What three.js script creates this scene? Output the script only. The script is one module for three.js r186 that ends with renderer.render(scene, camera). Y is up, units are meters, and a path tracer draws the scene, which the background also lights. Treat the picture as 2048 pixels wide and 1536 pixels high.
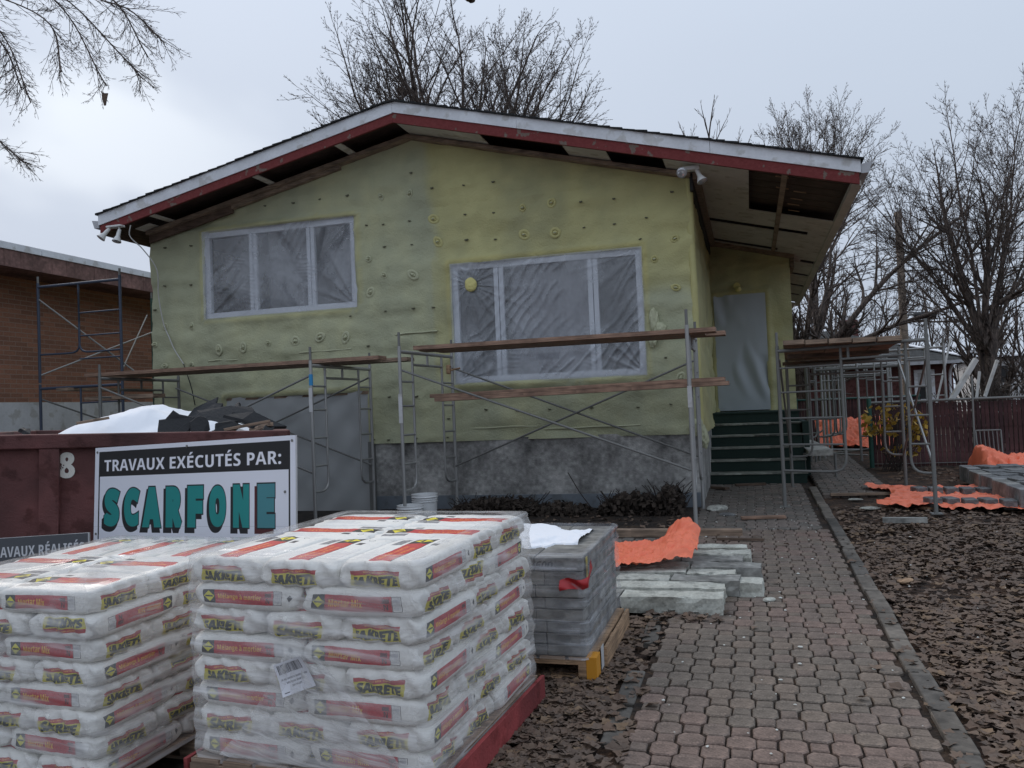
import * as THREE from 'three';
import { mergeGeometries, mergeVertices } from 'three/addons/utils/BufferGeometryUtils.js';
import { RoundedBoxGeometry } from 'three/addons/geometries/RoundedBoxGeometry.js';

// ------------------------------------------------------------------ camera, sky, sun, exposure
const scene = new THREE.Scene();
const camera = new THREE.PerspectiveCamera(49.66, 4 / 3, 0.05, 900);
camera.position.set(0, 1.55, 0);
{ // the walk runs straight away from the lens, the lens is turned to its left, tipped up and rolled a little
  const back = new THREE.Vector3(-476, 32, 1660).normalize();
  const X = new THREE.Vector3(5789, 289, 1660); X.addScaledVector(back, -X.dot(back)).normalize();
  const Y = new THREE.Vector3().crossVectors(back, X);
  camera.quaternion.setFromRotationMatrix(new THREE.Matrix4().makeBasis(X, Y, back).transpose());
}
camera.updateMatrixWorld(true);
const renderer = new THREE.WebGLRenderer({ antialias: true });
renderer.setSize(1024, 768);
renderer.toneMapping = THREE.LinearToneMapping;
renderer.toneMappingExposure = 1.0;
renderer.shadowMap.enabled = true;

const hash = (x, y, s) => { let h = (Math.imul(x, 374761393) + Math.imul(y, 668265263) + Math.imul(s, 1274126177)) | 0; h = Math.imul(h ^ (h >>> 13), 1274126177); return ((h ^ (h >>> 16)) >>> 0) / 4294967296; };
const mod = (a, n) => ((a % n) + n) % n;
function vnoise(x, y, per, s) {
  const ix = Math.floor(x), iy = Math.floor(y), fx = x - ix, fy = y - iy, u = fx * fx * (3 - 2 * fx), v = fy * fy * (3 - 2 * fy);
  const a = hash(mod(ix, per), mod(iy, per), s), b = hash(mod(ix + 1, per), mod(iy, per), s), c = hash(mod(ix, per), mod(iy + 1, per), s), d = hash(mod(ix + 1, per), mod(iy + 1, per), s);
  return a + (b - a) * u + (c - a) * v + (a - b - c + d) * u * v;
}
function fbm(x, y, oct = 4, s = 1, per = 4096) { let r = 0, a = 0.5, t = 0; for (let i = 0; i < oct; i++) { r += a * vnoise(x, y, per, s + i * 17); t += a; a *= 0.5; x *= 2; y *= 2; per *= 2; } return r / t; }
const clamp = (x, a = 0, b = 1) => Math.min(b, Math.max(a, x)), lerp = (a, b, t) => a + (b - a) * t, smooth = (x, a, b) => { const t = clamp((x - a) / (b - a)); return t * t * (3 - 2 * t); };
function rng(seed) { let s = seed | 0; return () => { s = (s + 0x6d2b79f5) | 0; let t = Math.imul(s ^ (s >>> 15), 1 | s); t = (t + Math.imul(t ^ (t >>> 7), 61 | t)) ^ t; return ((t ^ (t >>> 14)) >>> 0) / 4294967296; }; }

{ // overcast sky: grey-blue cloud sheet, thinner where the sun stands behind it
  const W = 1024, H = 512, data = new Float32Array(W * H * 4);
  const sd = new THREE.Vector3(-0.80, 0.44, -0.80).normalize();
  for (let j = 0; j < H; j++) for (let i = 0; i < W; i++) {
    const up = ((j + 0.5) / H - 0.5) * Math.PI, az = ((i + 0.5) / W - 0.5) * 2 * Math.PI;
    const x = Math.cos(az) * Math.cos(up), y = Math.sin(up), z = Math.sin(az) * Math.cos(up);
    const k = 1 / (Math.max(y, 0) + 0.22), cx = x * k, cz = z * k;
    const n = fbm(cx * 1.3 + 20, cz * 1.3 + 20, 5, 3), n2 = fbm(cx * 2.6 + 50, cz * 1.4 + 9, 5, 9);
    const el = clamp(y), c = x * sd.x + y * sd.y + z * sd.z;
    const side = clamp(0.5 + 0.5 * x);                              // bluer away from the sun's side
    const L = (0.92 + 0.62 * Math.pow(el, 1.4)) * (0.975 + 0.07 * n);   // an overcast sky is brightest overhead
    const thin = Math.pow(Math.max(c, 0), 30) * (0.10 + 1.0 * smooth(n2, 0.46, 0.72)) + 0.10 * Math.pow(Math.max(c, 0), 4);
    const r = lerp(0.605, 0.505, side) * L, g = lerp(0.665, 0.59, side) * L, b = lerp(0.785, 0.71, side) * L;
    const o = (j * W + i) * 4, lit = thin * 0.22;
    data[o] = r + lit * 1.02; data[o + 1] = g + lit; data[o + 2] = b + lit * 0.86; data[o + 3] = 1;
    if (y < 0) { const d = 0.16 + 0 * n; data[o] = d * 0.9; data[o + 1] = d * 0.85; data[o + 2] = d * 0.8; }
  }
  const t = new THREE.DataTexture(data, W, H, THREE.RGBAFormat, THREE.FloatType);
  t.mapping = THREE.EquirectangularReflectionMapping; t.magFilter = t.minFilter = THREE.LinearFilter; t.needsUpdate = true;
  scene.background = t; scene.environment = t;
}
const sun = new THREE.DirectionalLight(0xfff1e0, 1.3);
sun.position.set(-30, 28, -34); sun.target.position.set(-2, 0, -7);
sun.castShadow = true; sun.shadow.radius = 70; sun.shadow.mapSize.set(2048, 2048);
Object.assign(sun.shadow.camera, { left: -22, right: 22, top: 22, bottom: -22, near: 1, far: 120 });
scene.add(sun, sun.target);

// ------------------------------------------------------------------ helpers
const names = new Map();
function numbered(n) { const k = names.get(n) ?? 0; names.set(n, k + 1); return k ? n + '_' + String(k).padStart(3, '0') : n; }
function shade(o) { o.castShadow = o.receiveShadow = true; return o; }
function tag(o, label, category, group, kind) { if (label) o.userData.label = label; if (category) o.userData.category = category; if (group) o.userData.group = group; if (kind) o.userData.kind = kind; return o; }
function thing(name, label, category, group, pos = [0, 0, 0], ry = 0) { const g = new THREE.Group(); g.name = numbered(name); g.position.set(...pos); g.rotation.y = ry; scene.add(g); return tag(g, label, category, group); }
function part(name, geo, mat, parent) { const m = shade(new THREE.Mesh(geo, mat)); m.name = name; parent.add(m); return m; }
function piece(name, geo, mat, label, category, group, pos = [0, 0, 0], ry = 0) { const m = shade(new THREE.Mesh(geo, mat)); m.name = numbered(name); m.position.set(...pos); m.rotation.y = ry; scene.add(m); return tag(m, label, category, group); }
function struct(name, geo, mat) { const m = shade(new THREE.Mesh(geo, mat)); m.name = numbered(name); scene.add(m); m.userData.kind = 'structure'; return m; }
function sub(name, parent) { const g = new THREE.Group(); g.name = name; parent.add(g); return g; }

function tri(g, s = 1) { // uv in metres from the face direction
  if (g.index) g = g.toNonIndexed();
  const p = g.attributes.position, n = g.attributes.normal, uv = new Float32Array(p.count * 2);
  for (let i = 0; i < p.count; i += 3) {
    const ax = Math.abs(n.getX(i) + n.getX(i + 1) + n.getX(i + 2)), ay = Math.abs(n.getY(i) + n.getY(i + 1) + n.getY(i + 2)), az = Math.abs(n.getZ(i) + n.getZ(i + 1) + n.getZ(i + 2));
    for (let k = i; k < i + 3; k++) {
      const x = p.getX(k), y = p.getY(k), z = p.getZ(k);
      if (ay >= ax && ay >= az) { uv[k * 2] = x * s; uv[k * 2 + 1] = z * s; } else if (ax >= az) { uv[k * 2] = z * s; uv[k * 2 + 1] = y * s; } else { uv[k * 2] = x * s; uv[k * 2 + 1] = y * s; }
    }
  }
  g.setAttribute('uv', new THREE.BufferAttribute(uv, 2)); return g;
}
function smoothNormals(g) {
  g.computeVertexNormals(); const p = g.attributes.position, n = g.attributes.normal, m = new Map();
  const key = (i) => Math.round(p.getX(i) * 5e3) + ',' + Math.round(p.getY(i) * 5e3) + ',' + Math.round(p.getZ(i) * 5e3);
  for (let i = 0; i < p.count; i++) { const k = key(i), v = m.get(k) ?? [0, 0, 0]; v[0] += n.getX(i); v[1] += n.getY(i); v[2] += n.getZ(i); m.set(k, v); }
  for (let i = 0; i < p.count; i++) { const v = m.get(key(i)), l = Math.hypot(...v) || 1; n.setXYZ(i, v[0] / l, v[1] / l, v[2] / l); }
  return g;
}
function box(x0, x1, y0, y1, z0, z1, r = 0) {
  const w = x1 - x0, h = y1 - y0, d = z1 - z0, g = r ? new RoundedBoxGeometry(w, h, d, 1, Math.min(r, w / 2.2, h / 2.2, d / 2.2)) : new THREE.BoxGeometry(w, h, d);
  g.translate((x0 + x1) / 2, (y0 + y1) / 2, (z0 + z1) / 2); return tri(g);
}
const V = (x, y, z) => new THREE.Vector3(x, y, z);
function rod(a, b, r, r2 = r, seg = 8) { // round bar from a to b
  const A = V(...a), B = V(...b), d = B.clone().sub(A), g = new THREE.CylinderGeometry(r2, r, d.length(), seg, 1);
  g.applyQuaternion(new THREE.Quaternion().setFromUnitVectors(V(0, 1, 0), d.clone().normalize())); g.translate(...A.add(B).multiplyScalar(0.5).toArray()); return tri(g);
}
function tube(pts, r, n = 24, seg = 7) { return tri(new THREE.TubeGeometry(new THREE.CatmullRomCurve3(pts.map((p) => V(...p)), false, 'centripetal'), n, r, seg)); }
function beam(a, b, w, h) { // board from a to b, h along up
  const A = V(...a), B = V(...b), d = B.clone().sub(A), g = new THREE.BoxGeometry(d.length(), h, w);
  const m = new THREE.Matrix4(), x = d.clone().normalize(), z = V(0, 1, 0).cross(x).negate(); if (z.length() < 1e-4) z.set(0, 0, 1); z.normalize(); const y = z.clone().cross(x);
  m.makeBasis(x, y, z); g.applyMatrix4(m); g.translate(...A.add(B).multiplyScalar(0.5).toArray()); return tri(g);
}
const merge = (a) => { const l = a.map((g) => { const q = g.index ? g.toNonIndexed() : g; for (const k of Object.keys(q.attributes)) if (!['position', 'normal', 'uv'].includes(k)) q.deleteAttribute(k); return q; }); return mergeGeometries(l); };
const ground = (x, z) => { const t = clamp(-z, -8, 17); return 0.028 * t + (x > 0.9 ? smooth(x, 0.9, 1.6) * (0.05 * fbm(x * 0.7, z * 0.7, 3, 5) - 0.02) : 0) - 0.13 * smooth(-x, 2.30, 2.48) * smooth(z, -7.5, -6.0); };
function sheet(nx, nz, f) { // grid from f(u,v) -> [x,y,z]
  const g = new THREE.PlaneGeometry(1, 1, nx, nz), p = g.attributes.position, uv = g.attributes.uv;
  for (let i = 0; i < p.count; i++) { const q = f(uv.getX(i), uv.getY(i)); p.setXYZ(i, q[0], q[1], q[2]); }
  g.computeVertexNormals(); return g;
}

// ------------------------------------------------------------------ textures and materials
function tex(n, size, f, srgb = true) { // n pixels a side, size in metres
  const d = new Uint8Array(n * n * 4);
  for (let j = 0; j < n; j++) for (let i = 0; i < n; i++) { const c = f((i + 0.5) / n, (j + 0.5) / n), o = (j * n + i) * 4; d[o] = clamp(c[0]) * 255; d[o + 1] = clamp(c[1]) * 255; d[o + 2] = clamp(c[2]) * 255; d[o + 3] = 255; }
  const t = new THREE.DataTexture(d, n, n); t.wrapS = t.wrapT = THREE.RepeatWrapping; t.magFilter = t.minFilter = THREE.LinearFilter; if (srgb) t.colorSpace = THREE.SRGBColorSpace; t.repeat.set(1 / size, 1 / size); t.needsUpdate = true; return t;
}
const grey = (v) => [v, v, v];
const F = (u, v, n, o, s) => fbm(u * n, v * n, o, s, n);
const texes = {
  mottle: tex(512, 1.7, (u, v) => { const a = F(u, v, 5, 6, 11), b = F(u, v, 40, 3, 12); return grey(0.62 + 0.5 * (a - 0.5) + 0.28 * (b - 0.5)); }),
  fine: tex(256, 0.25, (u, v) => grey(F(u, v, 24, 3, 31)), false),
  lumps: tex(512, 0.9, (u, v) => grey(0.7 * F(u, v, 9, 5, 41) + 0.3 * F(u, v, 48, 2, 44)), false),
  wood: tex(512, 0.6, (u, v) => { const g = F(u, v, 4, 3, 51), l = fbm(u * 3, v * 90, 3, 52, 90) * 0.7 + fbm(u * 6, v * 24, 3, 57, 24) * 0.3; const k = 0.62 + 0.5 * (l - 0.5) + 0.3 * (g - 0.5); return [k, k * 0.93, k * 0.86]; }),
  rust: tex(512, 1.3, (u, v) => { const a = F(u, v, 4, 6, 61), b = smooth(F(u, v, 14, 5, 63), 0.52, 0.72); const k = 0.7 + 0.5 * (a - 0.5); return [k * (1 - 0.2 * b), k * (1 - 0.28 * b), k * (1 - 0.3 * b)]; }),
  soil: tex(512, 1.1, (u, v) => { const a = F(u, v, 6, 6, 71), b = F(u, v, 60, 3, 73), c = smooth(F(u, v, 22, 3, 76), 0.6, 0.75); const k = 0.42 + 0.5 * (a - 0.5) + 0.45 * (b - 0.5); return [k * 1.0 + 0.12 * c, k * 0.88 + 0.10 * c, k * 0.78 + 0.06 * c]; }),
  brick: tex(512, 0.92, (u, v) => { const row = Math.floor(v * 12), x = mod(u * 4 + (row % 2) * 0.5, 4), col = Math.floor(x), fy = v * 12 - row, fx = x - col; const m = fy < 0.17 || fx < 0.05; const h = hash(col, row, 5), q = F(u, v, 64, 2, 81); return m ? [0.62, 0.54, 0.49] : [0.55 + 0.12 * h + 0.1 * (q - 0.5), 0.40 + 0.08 * h + 0.08 * (q - 0.5), 0.335 + 0.06 * h + 0.06 * (q - 0.5)]; }),
  streak: tex(512, 1, (u, v) => { const a = fbm(u * 4, v * 70, 4, 91, 70), b = fbm(u * 6, v * 6, 4, 95, 6), c = smooth(fbm(u * 3, v * 40, 3, 97, 40), 0.55, 0.75); return grey(0.14 + 0.30 * Math.pow(a, 2) + 0.42 * smooth(b, 0.40, 0.78) * a + 0.26 * c); }, false),
  milk: tex(512, 1.6, (u, v) => { const a = F(u, v, 4, 5, 101), b = F(u, v, 30, 3, 103); return grey(0.26 + 0.26 * smooth(a, 0.3, 0.8) + 0.14 * (b - 0.5)); }, false),
  bark: tex(256, 0.5, (u, v) => { const l = fbm(u * 30, v * 5, 4, 111, 30); const k = 0.55 + 0.7 * (l - 0.5); return [k, k * 0.94, k * 0.9]; }),
  concrete: tex(512, 2.3, (u, v) => { const a = F(u, v, 4, 6, 121), b = F(u, v, 60, 2, 123), s = smooth(F(u, v, 9, 5, 127), 0.5, 0.72), w = smooth(F(u, v, 12, 4, 129), 0.6, 0.7); const k = 0.64 + 0.55 * (a - 0.5) + 0.16 * (b - 0.5) - 0.24 * s + 0.14 * w; return [k, k * 0.99, k * 0.95]; }),
  peel: tex(512, 0.9, (u, v) => { const a = F(u, v, 10, 5, 131), p = smooth(a, 0.69, 0.73), q = F(u, v, 40, 3, 133); return [lerp(0.45, 0.44, p) + 0.08 * (q - 0.5), lerp(0.175, 0.38, p) + 0.08 * (q - 0.5), lerp(0.17, 0.34, p) + 0.08 * (q - 0.5)]; }),
  pale: tex(512, 1.4, (u, v) => { const a = F(u, v, 5, 5, 151), b = F(u, v, 50, 3, 153), d = smooth(F(u, v, 11, 5, 157), 0.58, 0.75); return [0.95 + 0.14 * (a - 0.5) + 0.06 * (b - 0.5) - 0.10 * d, 0.95 + 0.14 * (a - 0.5) + 0.06 * (b - 0.5) - 0.11 * d, 0.95 + 0.14 * (a - 0.5) + 0.06 * (b - 0.5) - 0.13 * d]; }),
  crease: tex(512, 0.4, (u, v) => { const a = 1 - Math.abs(2 * F(u, v, 6, 4, 181) - 1) * 1.6, b = 1 - Math.abs(2 * fbm(u * 14, v * 5, 4, 183, 14) - 1) * 1.6; return grey(0.55 * a + 0.45 * b); }, false),
  palestone: tex(512, 0.7, (u, v) => { const a = F(u, v, 6, 5, 171), b = F(u, v, 60, 3, 173), d = smooth(F(u, v, 13, 5, 177), 0.55, 0.75); const k = 0.86 + 0.26 * (a - 0.5) + 0.2 * (b - 0.5) - 0.16 * d; return [k, k, k * 0.98]; }),
  shingle: tex(256, 0.5, (u, v) => { const q = F(u, v, 70, 2, 141), a = F(u, v, 4, 3, 143); return grey(0.30 + 0.3 * (q - 0.5) + 0.2 * (a - 0.5)); }),
};
const scaled = (t, s) => { const c = t.clone(); c.repeat.set(t.repeat.x * s, t.repeat.y * s); c.needsUpdate = true; return c; };
const S = (c, o = {}) => { const m = new THREE.MeshStandardMaterial({ roughness: 0.85, side: THREE.DoubleSide, ...o }); m.color.setRGB(...c); return m; };
const P = (c, o = {}) => { const m = new THREE.MeshPhysicalMaterial({ side: THREE.DoubleSide, ...o }); m.color.setRGB(...c); return m; };
// colour of a map averages about 0.35 linear, so tints lie near albedo / 0.35
const mapped = (c, t, o = {}) => S(c.map((x) => x / 0.36), { map: t, bumpMap: texes.fine, bumpScale: 0.002, ...o });
const pale = (c, o = {}) => S(c.map((x) => x / 0.88), { map: texes.pale, ...o });
const M = {
  concrete: mapped([0.30, 0.30, 0.28], texes.concrete, { bumpScale: 0.004 }), concreteLight: S([0.70, 0.71, 0.73], { roughness: 0.9, map: texes.pale }), darkConcrete: mapped([0.31, 0.305, 0.29], texes.mottle, { bumpScale: 0.004 }),
  stone: S([0.56, 0.56, 0.52], { map: texes.palestone, bumpMap: texes.lumps, bumpScale: 0.006 }), stone2: mapped([0.31, 0.305, 0.28], texes.mottle, { bumpMap: texes.lumps, bumpScale: 0.006 }), stone3: S([0.62, 0.62, 0.57], { map: texes.palestone, bumpMap: texes.lumps, bumpScale: 0.006 }),
  slate: mapped([0.25, 0.255, 0.255], texes.mottle, { bumpScale: 0.004 }), slate2: mapped([0.29, 0.29, 0.285], texes.mottle, { bumpScale: 0.004 }),
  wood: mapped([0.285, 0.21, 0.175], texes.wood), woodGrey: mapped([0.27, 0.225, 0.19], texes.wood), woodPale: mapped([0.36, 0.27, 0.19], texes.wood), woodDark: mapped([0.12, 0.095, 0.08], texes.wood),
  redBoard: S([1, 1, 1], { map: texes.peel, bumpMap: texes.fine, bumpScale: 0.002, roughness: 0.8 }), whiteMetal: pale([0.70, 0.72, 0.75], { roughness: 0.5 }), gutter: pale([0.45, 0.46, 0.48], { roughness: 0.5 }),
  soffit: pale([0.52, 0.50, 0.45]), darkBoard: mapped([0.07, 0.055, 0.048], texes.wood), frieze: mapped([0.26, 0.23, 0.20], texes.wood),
  shingle: mapped([0.045, 0.047, 0.05], texes.shingle, { bumpScale: 0.003 }), vinyl: S([0.62, 0.65, 0.70], { roughness: 0.45 }),
  galv: P([0.37, 0.37, 0.36], { roughness: 0.55, metalness: 0.55, bumpMap: texes.fine, bumpScale: 0.0006 }), galvDull: P([0.20, 0.20, 0.19], { roughness: 0.7, metalness: 0.35 }), bluePaint: S([0.05, 0.065, 0.10], { roughness: 0.55 }), greenPaint: S([0.035, 0.075, 0.055], { roughness: 0.6 }), fenceGreen: S([0.02, 0.09, 0.07], { roughness: 0.5 }),
  rustRed: mapped([0.085, 0.030, 0.028], texes.rust, { roughness: 0.75, bumpScale: 0.002 }), snow: S([0.86, 0.88, 0.92], { roughness: 0.9, bumpMap: texes.lumps, bumpScale: 0.01 }), tar: S([0.018, 0.019, 0.021], { roughness: 0.75, bumpMap: texes.lumps, bumpScale: 0.01 }),
  brick: S([0.92, 0.88, 0.84], { map: texes.brick, bumpMap: texes.fine, bumpScale: 0.004 }), brickRed: mapped([0.10, 0.04, 0.036], texes.rust), brown: mapped([0.17, 0.095, 0.082], texes.mottle, { bumpScale: 0.0005 }), carpet: S([0.021, 0.040, 0.034], { roughness: 1, bumpMap: texes.fine, bumpScale: 0.004 }), nosing: mapped([0.20, 0.215, 0.205], texes.concrete),
  plastic: P([0.60, 0.63, 0.67], { roughness: 0.2, transparent: true, opacity: 0.85, alphaMap: texes.milk }), sheet: P([0.46, 0.51, 0.54], { roughness: 0.42, transparent: true, opacity: 0.88 }), wrap: P([0.82, 0.81, 0.80], { roughness: 0.12, transparent: true, opacity: 0.88, alphaMap: texes.streak }),
  glass: P([1, 1, 1], { roughness: 0.02, transmission: 1, thickness: 0, ior: 1.5 }), room: S([0.07, 0.075, 0.085]), curtain: S([0.22, 0.225, 0.25], { roughness: 1 }),
  tarp: P([0.86, 0.20, 0.10], { roughness: 0.5, bumpMap: texes.lumps, bumpScale: 0.006 }), tarpRed: P([0.42, 0.02, 0.025], { roughness: 0.45 }), soil: mapped([0.125, 0.092, 0.072], texes.soil, { bumpMap: texes.lumps, bumpScale: 0.03, roughness: 1 }), soilDark: mapped([0.055, 0.045, 0.038], texes.soil, { bumpMap: texes.lumps, bumpScale: 0.03, roughness: 1 }), joint: mapped([0.06, 0.047, 0.036], texes.soil, { bumpScale: 0.004, roughness: 1 }), asphalt: mapped([0.05, 0.05, 0.052], texes.soil),
  bark: mapped([0.12, 0.104, 0.095], texes.bark, { bumpScale: 0.006 }), barkFar: mapped([0.12, 0.104, 0.095], texes.bark), pole: mapped([0.24, 0.22, 0.20], texes.wood), black: S([0.012, 0.012, 0.013], { roughness: 0.6 }), cable: S([0.55, 0.55, 0.53]), bucket: S([0.72, 0.73, 0.73], { roughness: 0.4 }), lampWhite: S([0.62, 0.62, 0.60], { roughness: 0.4 }), lampGlass: P([0.55, 0.56, 0.58], { roughness: 0.1, metalness: 0.6 }),
  fenceRed: mapped([0.09, 0.035, 0.033], texes.rust), houseWhite: pale([0.5, 0.5, 0.5]), peelWhite: pale([0.5, 0.5, 0.48]), yellowLeaf: P([0.42, 0.26, 0.03], { roughness: 0.9, transmission: 0.25, thickness: 0 }), brownLeaf: S([0.06, 0.045, 0.035], { roughness: 1 }), dryTwig: S([0.05, 0.038, 0.032], { roughness: 1 }), orangeSpray: S([0.62, 0.30, 0.03]), foamBlob: S([0.66, 0.60, 0.24], { roughness: 0.8, bumpMap: texes.lumps, bumpScale: 0.02 }),
};

// ------------------------------------------------------------------ the setting: ground, walk, bed
{
  const g = new THREE.PlaneGeometry(1, 1, 180, 180), p = g.attributes.position, uv = g.attributes.uv;
  for (let i = 0; i < p.count; i++) { const a = uv.getX(i) * 2 - 1, b = uv.getY(i) * 2 - 1, x = Math.sign(a) * (9 * Math.abs(a) + 240 * Math.abs(a) ** 5), z = -8 + Math.sign(b) * (11 * Math.abs(b) + 260 * Math.abs(b) ** 5); p.setXYZ(i, x, ground(x, z) - 0.012 + (Math.abs(x) < 14 ? 0.022 * (fbm(x * 2.1, z * 2.1, 3, 8) - 0.6) : 0), z); uv.setXY(i, x, z); }
  const idx = g.index.array; for (let i = 0; i < idx.length; i += 3) { const t = idx[i]; idx[i] = idx[i + 1]; idx[i + 1] = t; }
  g.computeVertexNormals(); if (g.attributes.normal.getY(0) < 0) { for (let i = 0; i < idx.length; i += 3) { const t = idx[i]; idx[i] = idx[i + 1]; idx[i + 1] = t; } g.computeVertexNormals(); }
  struct('ground', g, M.soil);
}
const flat = (x0, x1, z0, z1, dy, nx = 4, nz = 20) => { const g = sheet(nx, nz, (u, v) => { const x = lerp(x0, x1, u), z = lerp(z0, z1, v); return [x, 0.028 * clamp(-z, -8, 17) + dy, z]; }); const p = g.attributes.position, uv = g.attributes.uv; for (let i = 0; i < p.count; i++) uv.setXY(i, p.getX(i), p.getZ(i)); return g; };
{ const g = flat(-9.5, -2.5, 4, -10.1, 0.006, 30, 60), p = g.attributes.position; for (let i = 0; i < p.count; i++) p.setY(i, ground(p.getX(i), p.getZ(i)) + 0.01); g.computeVertexNormals(); struct('driveway', g, M.asphalt); }
struct('flower_bed', flat(-4.75, -0.62, -8.32, -10.12, 0.02, 30, 16), M.soilDark);

// paver variants: chamfered octagons and small rectangles, top at y = 0
function paver(w, d, cut, h = 0.05, seed = 1) {
  const r = rng(seed), j = () => (r() - 0.5) * 0.006, a = w / 2 - 0.006, b = d / 2 - 0.0075, c = cut;
  const o = c ? [[-a + c, -b], [a - c, -b], [a, -b + c], [a, b - c], [a - c, b], [-a + c, b], [-a, b - c], [-a, -b + c]] : [[-a, -b], [a, -b], [a, b], [-a, b]];
  const pts = o.map(([x, z]) => [x + j(), z + j()]), ins = pts.map(([x, z]) => [x * (1 - 0.008 / w * 1.4), z * (1 - 0.008 / d * 1.4)]);
  const P3 = [], N = pts.length, tilt = [j() * 0.6, j() * 0.6], top = ([x, z]) => [x, tilt[0] * x * 8 + tilt[1] * z * 8, z];
  const tr = (A, B, C) => P3.push(...A, ...B, ...C), ctr = top([0, 0]);
  for (let i = 0; i < N; i++) { const k = (i + 1) % N, A = top(ins[i]), B = top(ins[k]), C = [pts[i][0], -0.0055, pts[i][1]], D = [pts[k][0], -0.0055, pts[k][1]], E = [pts[i][0], -h, pts[i][1]], G = [pts[k][0], -h, pts[k][1]]; tr(ctr, B, A); tr(A, B, C); tr(B, D, C); tr(C, D, E); tr(D, G, E); }
  const g = new THREE.BufferGeometry(); g.setAttribute('position', new THREE.Float32BufferAttribute(P3, 3)); g.computeVertexNormals(); return tri(g);
}
const paverTex = tex(512, 0.5, (u, v) => { const a = F(u, v, 5, 5, 161), b = F(u, v, 60, 2, 163), w = smooth(F(u, v, 17, 4, 167), 0.66, 0.75); const k = 0.64 + 0.3 * (a - 0.5) + 0.22 * (b - 0.5) + 0.12 * w; return [k, k * 0.98, k * 0.97]; });
const paverM = [[0.188, 0.142, 0.118], [0.202, 0.149, 0.123], [0.176, 0.140, 0.117], [0.186, 0.151, 0.121], [0.164, 0.140, 0.115]].map((c) => mapped(c, paverTex, { roughness: 0.8 }));
const paverGrey = [[0.165, 0.148, 0.13], [0.14, 0.13, 0.115], [0.185, 0.16, 0.14]].map((c) => mapped(c, paverTex, { roughness: 0.85 }));
const bigs = [1, 2, 3, 4].map((s) => paver(0.127, 0.138, 0.024, 0.05, s)), smalls = [5, 6, 7].map((s) => paver(0.087, 0.087, 0, 0.05, s));
function lay(parent, x0, x1, z0, z1, mats, limit, seed, farName) {
  const r = rng(seed), px = 0.1035, pz = 0.1095, rest = mats.map(() => []); let n = 0;
  for (let j = 0, z = z0 - pz / 2; z > z1; z -= pz, j++) for (let i = 0, x = x0 + px / 2; x < x1 - 0.03; x += px, i++) {
    const big = (i + j) % 2 === 0, g = big ? bigs[Math.floor(r() * 4)] : smalls[Math.floor(r() * 3)];
    const patch = fbm(x * 1.2 + 7, z * 0.9, 3, 77), mi = Math.min(mats.length - 1, Math.floor(clamp(patch * 1.6 - 0.3 + 0.6 * (r() - 0.5)) * mats.length));
    const m = new THREE.Matrix4().makeRotationFromEuler(new THREE.Euler(0.028, (r() - 0.5) * 0.03 + (r() > 0.5 ? Math.PI : 0), (r() - 0.5) * 0.012)); m.setPosition(x + (r() - 0.5) * 0.004, 0.028 * -z + 0.021 + (r() - 0.5) * 0.008, z);
    if (n++ < limit) { const o = part('paver', g, mats[mi], parent); o.applyMatrix4(m); } else rest[mi].push(g.clone().applyMatrix4(m));
  }
  rest.forEach((l, i) => { if (l.length) { const o = part(farName, merge(l), mats[i], parent); o.userData.kind = 'stuff'; } });
}
const walk = new THREE.Group(); walk.name = 'garden_walk'; walk.userData.kind = 'structure'; scene.add(walk);
part('joint_sand', flat(-0.6, 0.74, -1.6, -12.4, 0.006, 6, 60), M.joint, walk);
lay(walk, -0.57, 0.70, -2.7, -8.6, paverM, 300, 21, 'far_pavers');
lay(walk, -0.62, 0.70, -8.64, -12.3, paverGrey, 0, 22, 'dusty_pavers');
const cross = new THREE.Group(); cross.name = 'cross_walk'; cross.userData.kind = 'structure'; scene.add(cross);
part('joint_sand', flat(-2.6, -0.62, -7.45, -8.3, 0.006), M.joint, cross);
lay(cross, -2.6, -0.64, -7.5, -8.2, paverGrey, 60, 23, 'far_pavers');
const back = new THREE.Group(); back.name = 'side_walk'; back.userData.kind = 'structure'; scene.add(back);
part('joint_sand', flat(0.8, 1.75, -11.0, -17, 0.02), M.joint, back);
{ const q = new THREE.Group(); lay(q, 0.82, 1.72, -11.0, -17, paverGrey, 0, 24, 'far_pavers'); q.children.slice().forEach((c) => { c.position.y += 0.014; back.add(c); }); }
{ // stone edging along the walk
  const r = rng(31); const mats = [[0.15, 0.13, 0.108], [0.175, 0.152, 0.126], [0.10, 0.09, 0.078]].map((c) => mapped(c, texes.mottle));
  for (let z = -2.2; z > -11.3;) { const l = 0.42 + r() * 0.14; const g = new RoundedBoxGeometry(0.10, 0.09, l - 0.012, 1, 0.01); g.rotateX(0.028); g.rotateY((r() - 0.5) * 0.03); g.translate(0.748 + (r() - 0.5) * 0.012, 0.028 * -(z - l / 2) - 0.018 + r() * 0.008, z - l / 2); part('edging_stone', tri(g), mats[Math.floor(r() * 3)], walk); z -= l; }
  for (let z = -2.6; z > -5.4;) { const l = 0.3 + r() * 0.2; if (r() > 0.2) { const g = new RoundedBoxGeometry(0.10, 0.08, l - 0.03, 1, 0.012); g.rotateX(0.028); g.rotateY((r() - 0.5) * 0.12); g.translate(-0.645 + (r() - 0.5) * 0.03, 0.028 * -(z - l / 2) - 0.036 + r() * 0.010, z - l / 2); part('edging_stone', tri(g), mats[2], walk); } z -= l; }
  for (const [z, y] of [[-8.33, 0.035], [-7.42, 0.01]]) for (let x = -2.6; x < -0.7; x += 0.62) { const g = new RoundedBoxGeometry(0.6, 0.09, 0.09, 1, 0.01); g.translate(x + 0.31, 0.028 * -z + y, z); part('edging_stone', tri(g), M.woodGrey, cross); }
}

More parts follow.
